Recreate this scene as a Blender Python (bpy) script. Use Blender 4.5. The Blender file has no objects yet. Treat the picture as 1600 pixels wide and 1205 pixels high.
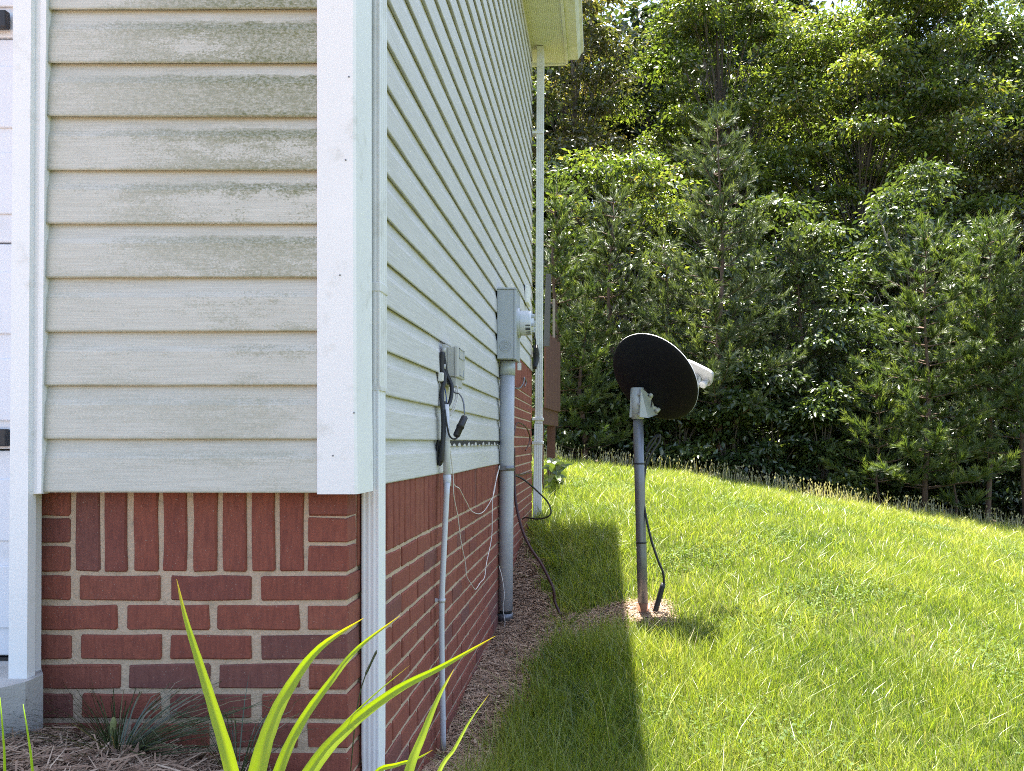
import bpy, bmesh, math, random
import numpy as np
from mathutils import Vector, Matrix

SC = bpy.context.scene
COL = SC.collection
rng = np.random.default_rng(7)
random.seed(7)

# ------------------------------------------------------------------ camera, world, sun, exposure
F = 1250.0            # focal length in pixels of a 1600 px wide picture
CU, CV = 937.0, 691.0  # where the line of sight straight along the side wall meets the picture
EYE = 1.15            # eye height above the lowest ground by the wall

cam_d = bpy.data.cameras.new('camera')
cam = bpy.data.objects.new('camera', cam_d)
COL.objects.link(cam)
cam.location = (0, 0, EYE)
cam.rotation_euler = (math.radians(90), 0, 0)
cam_d.sensor_width = 36
cam_d.lens = F / 1600 * 36
cam_d.shift_x = (800 - CU) / 1600
cam_d.shift_y = (CV - 602.5) / 1600
cam_d.clip_start = 0.02
cam_d.clip_end = 2000
SC.camera = cam

SUN_DIR = Vector((-0.066, 0.28, 1.0)).normalized()   # towards the sun: high, beyond the trees
world = bpy.data.worlds.new('World')
SC.world = world
world.use_nodes = True
wn = world.node_tree.nodes
sky = wn.new('ShaderNodeTexSky')
sky.sky_type = 'NISHITA'
sky.sun_disc = False
sky.sun_elevation = math.asin(SUN_DIR.z)
sky.sun_rotation = math.atan2(SUN_DIR.x, SUN_DIR.y)
sky.air_density = 1.0
sky.dust_density = 2.5
sky.ozone_density = 1.0
world.node_tree.links.new(sky.outputs[0], wn['Background'].inputs[0])
wn['Background'].inputs[1].default_value = 0.092

sun_d = bpy.data.lights.new('sun', 'SUN')
sun_d.energy = 5.0
sun_d.angle = math.radians(0.55)
sun_d.color = (1.0, 0.95, 0.86)
sun = bpy.data.objects.new('sun', sun_d)
COL.objects.link(sun)
sun.rotation_euler = SUN_DIR.to_track_quat('Z', 'Y').to_euler()
sun.location = (0, 10, 30)

SC.view_settings.view_transform = 'Standard'
SC.view_settings.look = 'None'
SC.view_settings.gamma = 1
SC.view_settings.exposure = 2.45
SC.render.engine = 'CYCLES'
SC.cycles.filter_width = 1.0
SC.cycles.max_bounces = 7
SC.cycles.diffuse_bounces = 3
SC.cycles.glossy_bounces = 2
SC.cycles.transmission_bounces = 4
SC.cycles.use_denoising = False        # the fine grain keeps grass and foliage crisp
SC.cycles.sample_clamp_indirect = 2.5
try:
    SC.cycles.sampling_pattern = 'BLUE_NOISE'
except TypeError:
    pass
SC.cycles.caustics_reflective = False
SC.cycles.caustics_refractive = False


# ------------------------------------------------------------------ measuring helpers
def at(u, v, d):
    """world point that stands d metres along the wall direction and shows at photo pixel u, v"""
    return Vector(((u - CU) * d / F, d, EYE - (v - CV) * d / F))


def on_side(u, v, x):
    """world point on the plane X = x"""
    return at(u, v, x * F / (u - CU))


# ------------------------------------------------------------------ material helpers
def new_mat(name):
    m = bpy.data.materials.new(name)
    m.use_nodes = True
    nt = m.node_tree
    return m, nt, nt.nodes, nt.links, nt.nodes['Principled BSDF']


def mk(nodes, kind, **kw):
    n = nodes.new(kind)
    for k, v in kw.items():
        setattr(n, k, v)
    return n


def ramp(nodes, stops, interp='LINEAR'):
    r = nodes.new('ShaderNodeValToRGB')
    cr = r.color_ramp
    cr.interpolation = interp
    while len(cr.elements) > len(stops):
        cr.elements.remove(cr.elements[-1])
    while len(cr.elements) < len(stops):
        cr.elements.new(0.5)
    for e, (p, c) in zip(cr.elements, stops):
        e.position = p
        e.color = (c[0], c[1], c[2], 1) if not isinstance(c, (int, float)) else (c, c, c, 1)
    return r


def mixc(nodes, links, fac, a, b, blend='MIX'):
    n = nodes.new('ShaderNodeMix')
    n.data_type = 'RGBA'
    n.blend_type = blend
    for sock, val in ((n.inputs[0], fac), (n.inputs[6], a), (n.inputs[7], b)):
        if hasattr(val, 'node'):
            links.new(val, sock)
        elif isinstance(val, (int, float)):
            sock.default_value = val
        else:
            sock.default_value = (val[0], val[1], val[2], 1)
    return n.outputs[2]


def math_n(nodes, links, op, a, b=None, clamp=False):
    n = nodes.new('ShaderNodeMath')
    n.operation = op
    n.use_clamp = clamp
    for i, val in enumerate((a, b)):
        if val is None:
            continue
        if hasattr(val, 'node'):
            links.new(val, n.inputs[i])
        else:
            n.inputs[i].default_value = val
    return n.outputs[0]


def noise(nodes, links, vec, scale, detail=3, rough=0.6):
    n = nodes.new('ShaderNodeTexNoise')
    n.inputs['Scale'].default_value = scale
    n.inputs['Detail'].default_value = detail
    n.inputs['Roughness'].default_value = rough
    if vec is not None:
        links.new(vec, n.inputs['Vector'])
    return n.outputs['Fac']


def mapped(nodes, links, vec, scale=(1, 1, 1), loc=(0, 0, 0)):
    n = nodes.new('ShaderNodeMapping')
    n.inputs['Scale'].default_value = scale
    n.inputs['Location'].default_value = loc
    links.new(vec, n.inputs['Vector'])
    return n.outputs[0]


def simple(name, color, rough=0.5, metal=0.0, spec=0.5, var=0.12, scale=18, bump=0.0, bscale=200, dirt=None, dirt_scale=6, dirt_lo=0.55, dirt_hi=0.75):
    """plain painted / plastic / metal surface with mottling, optional dirt patches and relief"""
    m, nt, N, L, P = new_mat(name)
    co = mk(N, 'ShaderNodeTexCoord').outputs['Object']
    f = noise(N, L, co, scale, 4)
    dark = tuple(c * (1 - var) for c in color)
    lite = tuple(min(1, c * (1 + var)) for c in color)
    c = mixc(N, L, f, dark, lite)
    if dirt is not None:
        g = noise(N, L, co, dirt_scale, 6, 0.7)
        r = ramp(N, [(dirt_lo, 0.0), (dirt_hi, 1.0)])
        L.new(g, r.inputs[0])
        c = mixc(N, L, r.outputs[0], c, dirt)
    L.new(c, P.inputs['Base Color'])
    P.inputs['Roughness'].default_value = rough
    P.inputs['Metallic'].default_value = metal
    P.inputs['Specular IOR Level'].default_value = spec
    if bump:
        b = mk(N, 'ShaderNodeBump')
        b.inputs['Strength'].default_value = bump
        b.inputs['Distance'].default_value = 0.004
        L.new(noise(N, L, co, bscale, 3), b.inputs['Height'])
        L.new(b.outputs[0], P.inputs['Normal'])
    return m


M = {}
M['white'] = simple('white_vinyl', (0.78, 0.78, 0.775), 0.45, var=0.05, scale=7, dirt=(0.50, 0.49, 0.43), dirt_scale=13, dirt_lo=0.57, dirt_hi=0.88, bump=0.12, bscale=60)
M['downspout'] = simple('painted_aluminium', (0.76, 0.77, 0.79), 0.38, var=0.04, dirt=(0.50, 0.49, 0.44), dirt_scale=7, dirt_lo=0.6, dirt_hi=0.9)
M['downspout_old'] = simple('stained_aluminium', (0.70, 0.70, 0.69), 0.45, var=0.06, dirt=(0.45, 0.43, 0.36), dirt_scale=8, dirt_lo=0.5, dirt_hi=0.85)
M['soffit'] = None
M['gutter'] = simple('gutter_paint', (0.72, 0.73, 0.66), 0.4, var=0.05, dirt=(0.40, 0.42, 0.28), dirt_scale=5, dirt_lo=0.45, dirt_hi=0.8)
M['shingle'] = simple('shingle', (0.10, 0.095, 0.09), 0.95, var=0.4, scale=60, bump=0.6)
M['body'] = simple('wall_sheathing', (0.42, 0.42, 0.39), 0.9)
M['grey_metal'] = simple('meter_grey_paint', (0.40, 0.425, 0.45), 0.42, var=0.04, dirt=(0.30, 0.31, 0.31), dirt_scale=10, dirt_lo=0.6, dirt_hi=0.9)
M['pvc'] = simple('grey_pvc', (0.44, 0.45, 0.48), 0.4, var=0.05, dirt=(0.33, 0.32, 0.30), dirt_scale=9, dirt_lo=0.55, dirt_hi=0.9)
M['pvc_white'] = simple('pale_pvc', (0.58, 0.585, 0.61), 0.4, var=0.04, dirt=(0.40, 0.39, 0.36), dirt_scale=12, dirt_lo=0.55, dirt_hi=0.9)
M['beige'] = simple('beige_box_plastic', (0.46, 0.455, 0.43), 0.5, var=0.05)
M['black'] = simple('black_rubber', (0.016, 0.016, 0.018), 0.5, var=0.2)
M['dark_red'] = simple('dark_red_cable', (0.05, 0.014, 0.014), 0.5, var=0.2)
M['blue'] = simple('blue_wire', (0.04, 0.08, 0.25), 0.45)
M['white_wire'] = simple('white_wire', (0.68, 0.64, 0.60), 0.6)
M['galv'] = simple('galvanised_steel', (0.20, 0.205, 0.225), 0.45, metal=0.6, var=0.18, scale=40, dirt=(0.28, 0.25, 0.22), dirt_scale=16, dirt_lo=0.58, dirt_hi=0.85)
M['galv_light'] = simple('zinc_bracket', (0.44, 0.47, 0.485), 0.5, metal=0.2, var=0.10, scale=30)
M['rust'] = simple('rusty_steel', (0.22, 0.10, 0.055), 0.9, var=0.35, scale=60)
M['dish_back'] = simple('matte_black_reflector', (0.0035, 0.0035, 0.0055), 0.6, spec=0.22, var=0.1)
M['dish_front'] = simple('pale_grey_reflector', (0.58, 0.58, 0.58), 0.5)
M['feed'] = simple('pale_grey_plastic', (0.37, 0.37, 0.385), 0.5, var=0.05)
M['concrete'] = simple('concrete', (0.45, 0.435, 0.405), 0.9, var=0.25, scale=14, bump=0.5, bscale=120, dirt=(0.20, 0.19, 0.165), dirt_scale=7, dirt_lo=0.5, dirt_hi=0.75)
M['door'] = simple('garage_door_paint', (0.74, 0.76, 0.80), 0.45, var=0.03, dirt=(0.62, 0.63, 0.64), dirt_scale=5)
M['iron'] = simple('black_hinge_paint', (0.022, 0.022, 0.024), 0.55)
M['tag'] = simple('white_tag', (0.72, 0.70, 0.66), 0.5)
M['clear'] = simple('meter_cover_plastic', (0.60, 0.63, 0.68), 0.2, var=0.03)
M['gap'] = simple('dark_gap_shade', (0.03, 0.03, 0.028), 0.9)  # near-black colour stands in for the shade inside open gaps
M['dark_panel'] = simple('dark_grey_paint', (0.065, 0.07, 0.075), 0.6)
M['deck'] = simple('deck_stain', (0.098, 0.040, 0.026), 0.75, var=0.3, scale=9, bump=0.3)
M['grey_wood'] = simple('weathered_wood', (0.22, 0.21, 0.18), 0.9, var=0.25)


def mat_bark(name, c):
    m, nt, N, L, P = new_mat(name)
    co = mk(N, 'ShaderNodeTexCoord').outputs['Object']
    v = mapped(N, L, co, (9, 9, 1.6))
    f = noise(N, L, v, 3, 5, 0.7)
    r = ramp(N, [(0.3, tuple(x * 0.45 for x in c)), (0.7, tuple(x * 1.35 for x in c))])
    L.new(f, r.inputs[0])
    L.new(r.outputs[0], P.inputs['Base Color'])
    P.inputs['Roughness'].default_value = 0.95
    b = mk(N, 'ShaderNodeBump')
    b.inputs['Strength'].default_value = 0.8
    b.inputs['Distance'].default_value = 0.02
    L.new(f, b.inputs['Height'])
    L.new(b.outputs[0], P.inputs['Normal'])
    return m


M['bark'] = mat_bark('broadleaf_bark', (0.115, 0.095, 0.075))
M['bark_pale'] = mat_bark('pale_dead_wood', (0.34, 0.31, 0.27))
M['bark_pine'] = mat_bark('pine_bark', (0.135, 0.088, 0.062))


def mat_leaf(name, stops, trans=0.43, rough=0.30, tint=(1.3, 1.3, 0.55), spec=0.9):
    """leaf: colour by a per-leaf random attribute, part of the light passes through"""
    m, nt, N, L, P = new_mat(name)
    a = mk(N, 'ShaderNodeAttribute', attribute_name='rnd')
    r = ramp(N, stops)
    L.new(a.outputs['Fac'], r.inputs[0])
    L.new(r.outputs[0], P.inputs['Base Color'])
    P.inputs['Roughness'].default_value = rough
    P.inputs['Specular IOR Level'].default_value = spec
    t = mk(N, 'ShaderNodeBsdfTranslucent')
    tc = mixc(N, L, 1.0, r.outputs[0], tint, 'MULTIPLY')
    L.new(tc, t.inputs['Color'])
    mx = mk(N, 'ShaderNodeMixShader')
    mx.inputs[0].default_value = trans
    L.new(P.outputs[0], mx.inputs[1])
    L.new(t.outputs[0], mx.inputs[2])
    L.new(mx.outputs[0], N['Material Output'].inputs['Surface'])
    return m


M['leaf_bright'] = mat_leaf('bright_oak_leaf', [(0, (0.050, 0.085, 0.020)), (0.5, (0.115, 0.160, 0.032)), (0.9, (0.20, 0.235, 0.055)), (1, (0.24, 0.20, 0.06))])
M['leaf_mid'] = mat_leaf('mid_green_leaf', [(0, (0.034, 0.062, 0.022)), (0.6, (0.075, 0.112, 0.030)), (1, (0.145, 0.18, 0.05))], trans=0.34)
M['leaf_dark'] = mat_leaf('dark_green_leaf', [(0, (0.026, 0.048, 0.020)), (0.6, (0.055, 0.085, 0.028)), (1, (0.12, 0.145, 0.06))], trans=0.3)
M['leaf_olive'] = mat_leaf('olive_leaf', [(0, (0.050, 0.062, 0.022)), (0.6, (0.100, 0.110, 0.035)), (1, (0.20, 0.155, 0.06))])
M['needle'] = mat_leaf('pine_needle', [(0, (0.045, 0.085, 0.024)), (0.6, (0.105, 0.15, 0.036)), (1, (0.18, 0.22, 0.06))], trans=0.35, rough=0.5)
M['needle_grey'] = mat_leaf('grey_pine_needle', [(0, (0.040, 0.066, 0.028)), (0.6, (0.088, 0.120, 0.044)), (1, (0.15, 0.185, 0.07))], trans=0.3, rough=0.5)
M['grass'] = mat_leaf('lawn_grass_blade', [(0, (0.046, 0.100, 0.016)), (0.45, (0.200, 0.258, 0.032)), (0.8, (0.335, 0.355, 0.080)), (0.93, (0.38, 0.38, 0.14)), (1, (0.46, 0.38, 0.22))], trans=0.46, rough=0.42, tint=(1.2, 1.25, 0.5), spec=0.8)
M['clover'] = mat_leaf('clover_leaf', [(0, (0.035, 0.075, 0.022)), (1, (0.13, 0.19, 0.05))], trans=0.3, rough=0.75, spec=0.25)
M['tuft'] = mat_leaf('dark_tuft_blade', [(0, (0.022, 0.045, 0.018)), (0.7, (0.05, 0.085, 0.03)), (1, (0.22, 0.18, 0.10))], trans=0.25)
M['strap'] = mat_leaf('strap_leaf', [(0, (0.30, 0.43, 0.008)), (0.55, (0.40, 0.47, 0.010)), (1, (0.66, 0.45, 0.02))], trans=0.62, rough=0.35, tint=(1.1, 1.15, 0.4))
M['seed'] = mat_leaf('dry_stalk', [(0, (0.22, 0.24, 0.08)), (0.6, (0.46, 0.42, 0.25)), (1, (0.62, 0.58, 0.46))], trans=0.35, rough=0.8)
M['straw'] = mat_leaf('dead_straw', [(0, (0.15, 0.085, 0.055)), (0.5, (0.34, 0.225, 0.15)), (1, (0.58, 0.46, 0.34))], trans=0.1, rough=0.9, tint=(1, 1, 1))


def mat_siding():
    m, nt, N, L, P = new_mat('vinyl_siding')
    tc = mk(N, 'ShaderNodeTexCoord')
    geo = mk(N, 'ShaderNodeNewGeometry')
    pos = geo.outputs['Position']
    sx = mk(N, 'ShaderNodeSeparateXYZ')
    L.new(pos, sx.inputs[0])
    so = mk(N, 'ShaderNodeSeparateXYZ')
    L.new(tc.outputs['Object'], so.inputs[0])
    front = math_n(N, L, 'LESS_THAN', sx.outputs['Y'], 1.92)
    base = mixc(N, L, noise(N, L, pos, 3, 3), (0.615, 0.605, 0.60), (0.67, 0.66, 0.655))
    base = mixc(N, L, front, base, mixc(N, L, noise(N, L, pos, 4, 4), (0.515, 0.505, 0.445), (0.58, 0.57, 0.51)))  # front base painted warmer and darker; the faces' different light is in the colour
    # embossed wood grain: long thin streaks
    g = noise(N, L, mapped(N, L, pos, (7, 7, 330)), 1.0, 4, 0.65)
    gr = ramp(N, [(0.40, 0.0), (0.62, 1.0)])
    L.new(g, gr.inputs[0])
    base = mixc(N, L, gr.outputs[0], mixc(N, L, 0.30, base, (0.30, 0.29, 0.23)), base)
    # algae: speckle, thick towards the corner post and high up, only on the front face
    fine = noise(N, L, mapped(N, L, pos, (170, 170, 240)), 1.0, 3, 0.7)
    med = noise(N, L, mapped(N, L, pos, (16, 16, 52)), 1.0, 5, 0.65)
    big = noise(N, L, mapped(N, L, pos, (3.5, 3.5, 9), (3.1, 0, 1.7)), 1.0, 3, 0.5)
    rx = mk(N, 'ShaderNodeMapRange')
    L.new(sx.outputs['X'], rx.inputs['Value'])
    rx.inputs['From Min'].default_value = -1.24
    rx.inputs['From Max'].default_value = -0.80
    rz = mk(N, 'ShaderNodeMapRange')
    L.new(sx.outputs['Z'], rz.inputs['Value'])
    rz.inputs['From Min'].default_value = 1.0
    rz.inputs['From Max'].default_value = 2.1
    # within each course: clean under the lap above, dirtiest just below it
    band = ramp(N, [(0.0, 0.95), (0.05, 0.75), (0.3, 0.62), (0.5, 0.66), (0.68, 1.0), (0.74, 0.9), (0.82, 0.15), (1.0, 0.0)])
    zz = math_n(N, L, 'ADD', math_n(N, L, 'MULTIPLY', so.outputs['Z'], 1 / 0.1257), math_n(N, L, 'MULTIPLY', math_n(N, L, 'SUBTRACT', med, 0.5), 0.30))
    L.new(zz, band.inputs[0])
    amt = math_n(N, L, 'MULTIPLY', math_n(N, L, 'ADD', math_n(N, L, 'MULTIPLY', rx.outputs[0], 0.80), 0.20), math_n(N, L, 'ADD', math_n(N, L, 'MULTIPLY', rz.outputs[0], 0.75), 0.22))
    oi = mk(N, 'ShaderNodeObjectInfo')
    amt = math_n(N, L, 'MULTIPLY', amt, math_n(N, L, 'ADD', math_n(N, L, 'MULTIPLY', oi.outputs['Random'], 0.5), 0.75))
    amt = math_n(N, L, 'MULTIPLY', amt, band.outputs[0])
    s = math_n(N, L, 'ADD', math_n(N, L, 'MULTIPLY', med, 1.0), math_n(N, L, 'MULTIPLY', big, 1.7))
    s = math_n(N, L, 'SUBTRACT', s, 1.30)
    s = math_n(N, L, 'ADD', math_n(N, L, 'MULTIPLY', s, 3.0), math_n(N, L, 'MULTIPLY', math_n(N, L, 'SUBTRACT', fine, 0.5), 3.6))
    s = math_n(N, L, 'ADD', s, math_n(N, L, 'MULTIPLY', amt, 1.9))
    sr = ramp(N, [(0.5, 0.0), (1.0, 1.0)])
    L.new(s, sr.inputs[0])
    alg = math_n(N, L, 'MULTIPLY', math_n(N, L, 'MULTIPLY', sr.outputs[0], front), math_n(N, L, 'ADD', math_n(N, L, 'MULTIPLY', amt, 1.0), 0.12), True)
    spk = ramp(N, [(0.36, 0.30), (0.60, 1.0)])
    L.new(noise(N, L, mapped(N, L, pos, (120, 120, 210), (5, 2, 8)), 1.0, 4, 0.75), spk.inputs[0])
    alg = math_n(N, L, 'MULTIPLY', alg, spk.outputs[0])
    ac = mixc(N, L, med, (0.072, 0.088, 0.012), (0.205, 0.198, 0.080))
    c = mixc(N, L, math_n(N, L, 'MULTIPLY', alg, 0.95), base, ac)
    # green film on the lap edges
    lip = ramp(N, [(0.0, 0.65), (0.035, 0.4), (0.06, 0.0)])
    L.new(math_n(N, L, 'MULTIPLY', so.outputs['Z'], 1 / 0.1257), lip.inputs[0])
    lf = math_n(N, L, 'MULTIPLY', lip.outputs[0], math_n(N, L, 'ADD', math_n(N, L, 'MULTIPLY', med, 1.4), -0.25), True)
    c = mixc(N, L, lf, c, (0.20, 0.205, 0.10))
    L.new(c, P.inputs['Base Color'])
    P.inputs['Roughness'].default_value = 0.5
    P.inputs['Specular IOR Level'].default_value = 0.35
    b = mk(N, 'ShaderNodeBump')
    b.inputs['Strength'].default_value = 0.35
    b.inputs['Distance'].default_value = 0.0012
    L.new(g, b.inputs['Height'])
    L.new(b.outputs[0], P.inputs['Normal'])
    return m


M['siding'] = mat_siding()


def mat_soffit():
    m, nt, N, L, P = new_mat('perforated_soffit')
    geo = mk(N, 'ShaderNodeNewGeometry')
    v = mapped(N, L, geo.outputs['Position'], (60, 60, 60))
    vo = mk(N, 'ShaderNodeTexVoronoi')
    vo.inputs['Randomness'].default_value = 0.0
    vo.inputs['Scale'].default_value = 1.0
    L.new(v, vo.inputs['Vector'])
    r = ramp(N, [(0.16, 1.0), (0.22, 0.0)])
    L.new(vo.outputs['Distance'], r.inputs[0])
    base = mixc(N, L, noise(N, L, geo.outputs['Position'], 6, 5), (0.58, 0.59, 0.42), (0.72, 0.73, 0.58))
    L.new(mixc(N, L, math_n(N, L, 'MULTIPLY', r.outputs[0], 0.6), base, (0.06, 0.06, 0.04)), P.inputs['Base Color'])
    P.inputs['Roughness'].default_value = 0.55
    return m


M['soffit'] = mat_soffit()


def mat_brick():
    m, nt, N, L, P = new_mat('red_brick')
    tc = mk(N, 'ShaderNodeTexCoord')
    oi = mk(N, 'ShaderNodeObjectInfo')
    off = mk(N, 'ShaderNodeVectorMath', operation='SCALE')
    comb = mk(N, 'ShaderNodeCombineXYZ')
    L.new(oi.outputs['Random'], comb.inputs[0])
    L.new(math_n(N, L, 'MULTIPLY', oi.outputs['Random'], 3.7), comb.inputs[1])
    L.new(comb.outputs[0], off.inputs[0])
    off.inputs['Scale'].default_value = 40
    add = mk(N, 'ShaderNodeVectorMath', operation='ADD')
    L.new(tc.outputs['Object'], add.inputs[0])
    L.new(off.outputs[0], add.inputs[1])
    v = add.outputs[0]
    r = ramp(N, [(0.0, (0.275, 0.078, 0.050)), (0.30, (0.235, 0.063, 0.043)), (0.60, (0.285, 0.088, 0.055)), (0.84, (0.205, 0.060, 0.046)), (0.95, (0.165, 0.070, 0.062)), (1.0, (0.135, 0.066, 0.066))])
    L.new(oi.outputs['Random'], r.inputs[0])
    mot = noise(N, L, v, 28, 5, 0.7)
    c = mixc(N, L, mot, mixc(N, L, 0.42, r.outputs[0], (0.095, 0.032, 0.028)), mixc(N, L, 0.35, r.outputs[0], (0.40, 0.145, 0.09)))
    # vertical wire-cut drag marks and small pale lime specks
    drag = noise(N, L, mapped(N, L, v, (150, 150, 22)), 1.0, 3, 0.6)
    dr = ramp(N, [(0.35, 0.35), (0.6, 0.0)])
    L.new(drag, dr.inputs[0])
    c = mixc(N, L, dr.outputs[0], c, (0.09, 0.030, 0.028))
    sp = noise(N, L, v, 260, 2, 0.5)
    sr = ramp(N, [(0.69, 0.0), (0.74, 1.0)])
    L.new(sp, sr.inputs[0])
    c = mixc(N, L, math_n(N, L, 'MULTIPLY', sr.outputs[0], 0.6), c, (0.42, 0.35, 0.29))
    L.new(c, P.inputs['Base Color'])
    P.inputs['Roughness'].default_value = 0.88
    P.inputs['Specular IOR Level'].default_value = 0.3
    b = mk(N, 'ShaderNodeBump')
    b.inputs['Strength'].default_value = 0.7
    b.inputs['Distance'].default_value = 0.003
    L.new(math_n(N, L, 'ADD', math_n(N, L, 'MULTIPLY', drag, 0.5), noise(N, L, v, 130, 4, 0.7)), b.inputs['Height'])
    L.new(b.outputs[0], P.inputs['Normal'])
    return m


M['brick'] = mat_brick()
M['mortar'] = simple('mortar', (0.50, 0.375, 0.265), 0.95, var=0.32, scale=150, bump=1.0, bscale=110, dirt=(0.31, 0.235, 0.165), dirt_scale=22)


def mat_ground():
    m, nt, N, L, P = new_mat('ground_soil')
    geo = mk(N, 'ShaderNodeNewGeometry')
    pos = geo.outputs['Position']
    bed = mk(N, 'ShaderNodeAttribute', attribute_name='bed').outputs['Fac']
    wood = mk(N, 'ShaderNodeAttribute', attribute_name='wood').outputs['Fac']
    n1 = noise(N, L, pos, 6, 6, 0.7)
    n2 = noise(N, L, pos, 45, 5, 0.7)
    lawn = mixc(N, L, n2, (0.045, 0.060, 0.016), (0.115, 0.115, 0.045))
    clay = mixc(N, L, n1, (0.22, 0.105, 0.060), (0.42, 0.19, 0.095))
    soil = mixc(N, L, n2, (0.19, 0.14, 0.105), clay)
    litter = mixc(N, L, n2, (0.035, 0.026, 0.018), (0.10, 0.072, 0.048))
    c = mixc(N, L, bed, lawn, soil)
    c = mixc(N, L, wood, c, litter)
    L.new(c, P.inputs['Base Color'])
    P.inputs['Roughness'].default_value = 0.97
    P.inputs['Specular IOR Level'].default_value = 0.1
    b = mk(N, 'ShaderNodeBump')
    b.inputs['Strength'].default_value = 0.9
    b.inputs['Distance'].default_value = 0.02
    L.new(n2, b.inputs['Height'])
    L.new(b.outputs[0], P.inputs['Normal'])
    return m


M['ground'] = mat_ground()


# ------------------------------------------------------------------ object helpers
def link(o, parent=None):
    COL.objects.link(o)
    if parent is not None:
        o.parent = parent
    return o


def root_of(o):
    while o.parent is not None:
        o = o.parent
    return o


def tag(o, label=None, cat=None, group=None, kind=None):
    for k, v in (('label', label), ('category', cat), ('group', group), ('kind', kind)):
        if v:
            o[k] = v
    return o


def thing(name, loc, label, cat, group=None):
    o = bpy.data.objects.new(name, None)
    o.empty_display_size = 0.1
    o.location = loc
    link(o)
    return tag(o, label, cat, group)


class Geo:
    """collects simple shapes in world coordinates"""

    def __init__(self):
        self.v, self.f, self.s = [], [], []

    def add(self, vs, fs, smooth=False):
        n = len(self.v)
        self.v += [tuple(p) for p in vs]
        self.f += [tuple(i + n for i in f) for f in fs]
        self.s += [smooth] * len(fs)
        return self

    def box(self, x0, x1, y0, y1, z0, z1):
        vs = [(x, y, z) for z in (z0, z1) for y in (y0, y1) for x in (x0, x1)]
        return self.add(vs, [(0, 2, 3, 1), (4, 5, 7, 6), (0, 1, 5, 4), (2, 6, 7, 3), (0, 4, 6, 2), (1, 3, 7, 5)])

    def bbox(self, x0, x1, y0, y1, z0, z1, b=0.004):
        """box with chamfered edges"""
        bm = bmesh.new()
        bmesh.ops.create_cube(bm, size=1)
        for v in bm.verts:
            v.co = Vector((x0 + (v.co.x + .5) * (x1 - x0), y0 + (v.co.y + .5) * (y1 - y0), z0 + (v.co.z + .5) * (z1 - z0)))
        bmesh.ops.bevel(bm, geom=bm.edges[:], offset=b, segments=2, affect='EDGES', profile=0.5)
        bm.verts.index_update()
        self.add([v.co for v in bm.verts], [[v.index for v in f.verts] for f in bm.faces])
        bm.free()
        return self

    def tube(self, pts, rad, n=8, caps=True, smooth=True):
        pts = [Vector(p) for p in pts]
        rad = rad if isinstance(rad, (list, tuple)) else [rad] * len(pts)
        vs, fs = [], []
        up = None
        for i, p in enumerate(pts):
            t = (pts[min(i + 1, len(pts) - 1)] - pts[max(i - 1, 0)])
            if t.length < 1e-9:
                t = Vector((0, 0, 1))
            t.normalize()
            if up is None:
                up = Vector((1, 0, 0)) if abs(t.x) < 0.9 else Vector((0, 1, 0))
            a = (up - t * up.dot(t))
            if a.length < 1e-6:
                a = t.orthogonal()
            a.normalize()
            up = a
            b = t.cross(a)
            for k in range(n):
                an = 2 * math.pi * k / n
                vs.append(p + a * (math.cos(an) * rad[i]) + b * (math.sin(an) * rad[i]))
        for i in range(len(pts) - 1):
            for k in range(n):
                k2 = (k + 1) % n
                fs.append((i * n + k, i * n + k2, (i + 1) * n + k2, (i + 1) * n + k))
        self.add(vs, fs, smooth)
        if caps:
            base = len(self.v) - len(vs)
            self.f.append(tuple(base + k for k in reversed(range(n))))
            self.f.append(tuple(base + (len(pts) - 1) * n + k for k in range(n)))
            self.s += [False, False]
        return self

    def lathe(self, c, axis, prof, n=32, smooth=True):
        """prof: list of (distance along axis, radius)"""
        axis = Vector(axis).normalized()
        a = axis.orthogonal().normalized()
        b = axis.cross(a)
        c = Vector(c)
        vs, fs = [], []
        for (t, r) in prof:
            for k in range(n):
                an = 2 * math.pi * k / n
                vs.append(c + axis * t + a * (math.cos(an) * r) + b * (math.sin(an) * r))
        for i in range(len(prof) - 1):
            for k in range(n):
                k2 = (k + 1) % n
                fs.append((i * n + k, i * n + k2, (i + 1) * n + k2, (i + 1) * n + k))
        return self.add(vs, fs, smooth)

    def prism(self, poly, d):
        """closed polygon (list of 3d points) extruded by vector d"""
        d = Vector(d)
        n = len(poly)
        vs = [Vector(p) for p in poly] + [Vector(p) + d for p in poly]
        fs = [tuple(range(n)), tuple(n + i for i in reversed(range(n)))]
        fs += [(i, i + n, (i + 1) % n + n, (i + 1) % n) for i in range(n)]
        return self.add(vs, fs)

    def build(self, name, mat, parent=None, label=None):
        o0 = Vector((0, 0, 0))
        if parent is not None:
            o0 = root_of(parent).location
        me = bpy.data.meshes.new(name)
        me.from_pydata([(p[0] - o0.x, p[1] - o0.y, p[2] - o0.z) for p in self.v], [], self.f)
        me.polygons.foreach_set('use_smooth', self.s)
        me.materials.append(mat)
        bm = bmesh.new()
        bm.from_mesh(me)
        bmesh.ops.recalc_face_normals(bm, faces=bm.faces)
        bm.to_mesh(me)
        bm.free()
        me.update()
        o = link(bpy.data.objects.new(name, me), parent)
        if label:
            o['label'] = label
        return o


def solo(name, geo, mat, label, cat, group=None):
    """a thing that is a single mesh, its origin at its lowest point"""
    zs = min(geo.v, key=lambda p: p[2])
    o = geo.build(name, mat)
    off = Vector(zs)
    o.data.transform(Matrix.Translation(-off))
    o.location = off
    return tag(o, label, cat, group)


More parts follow.
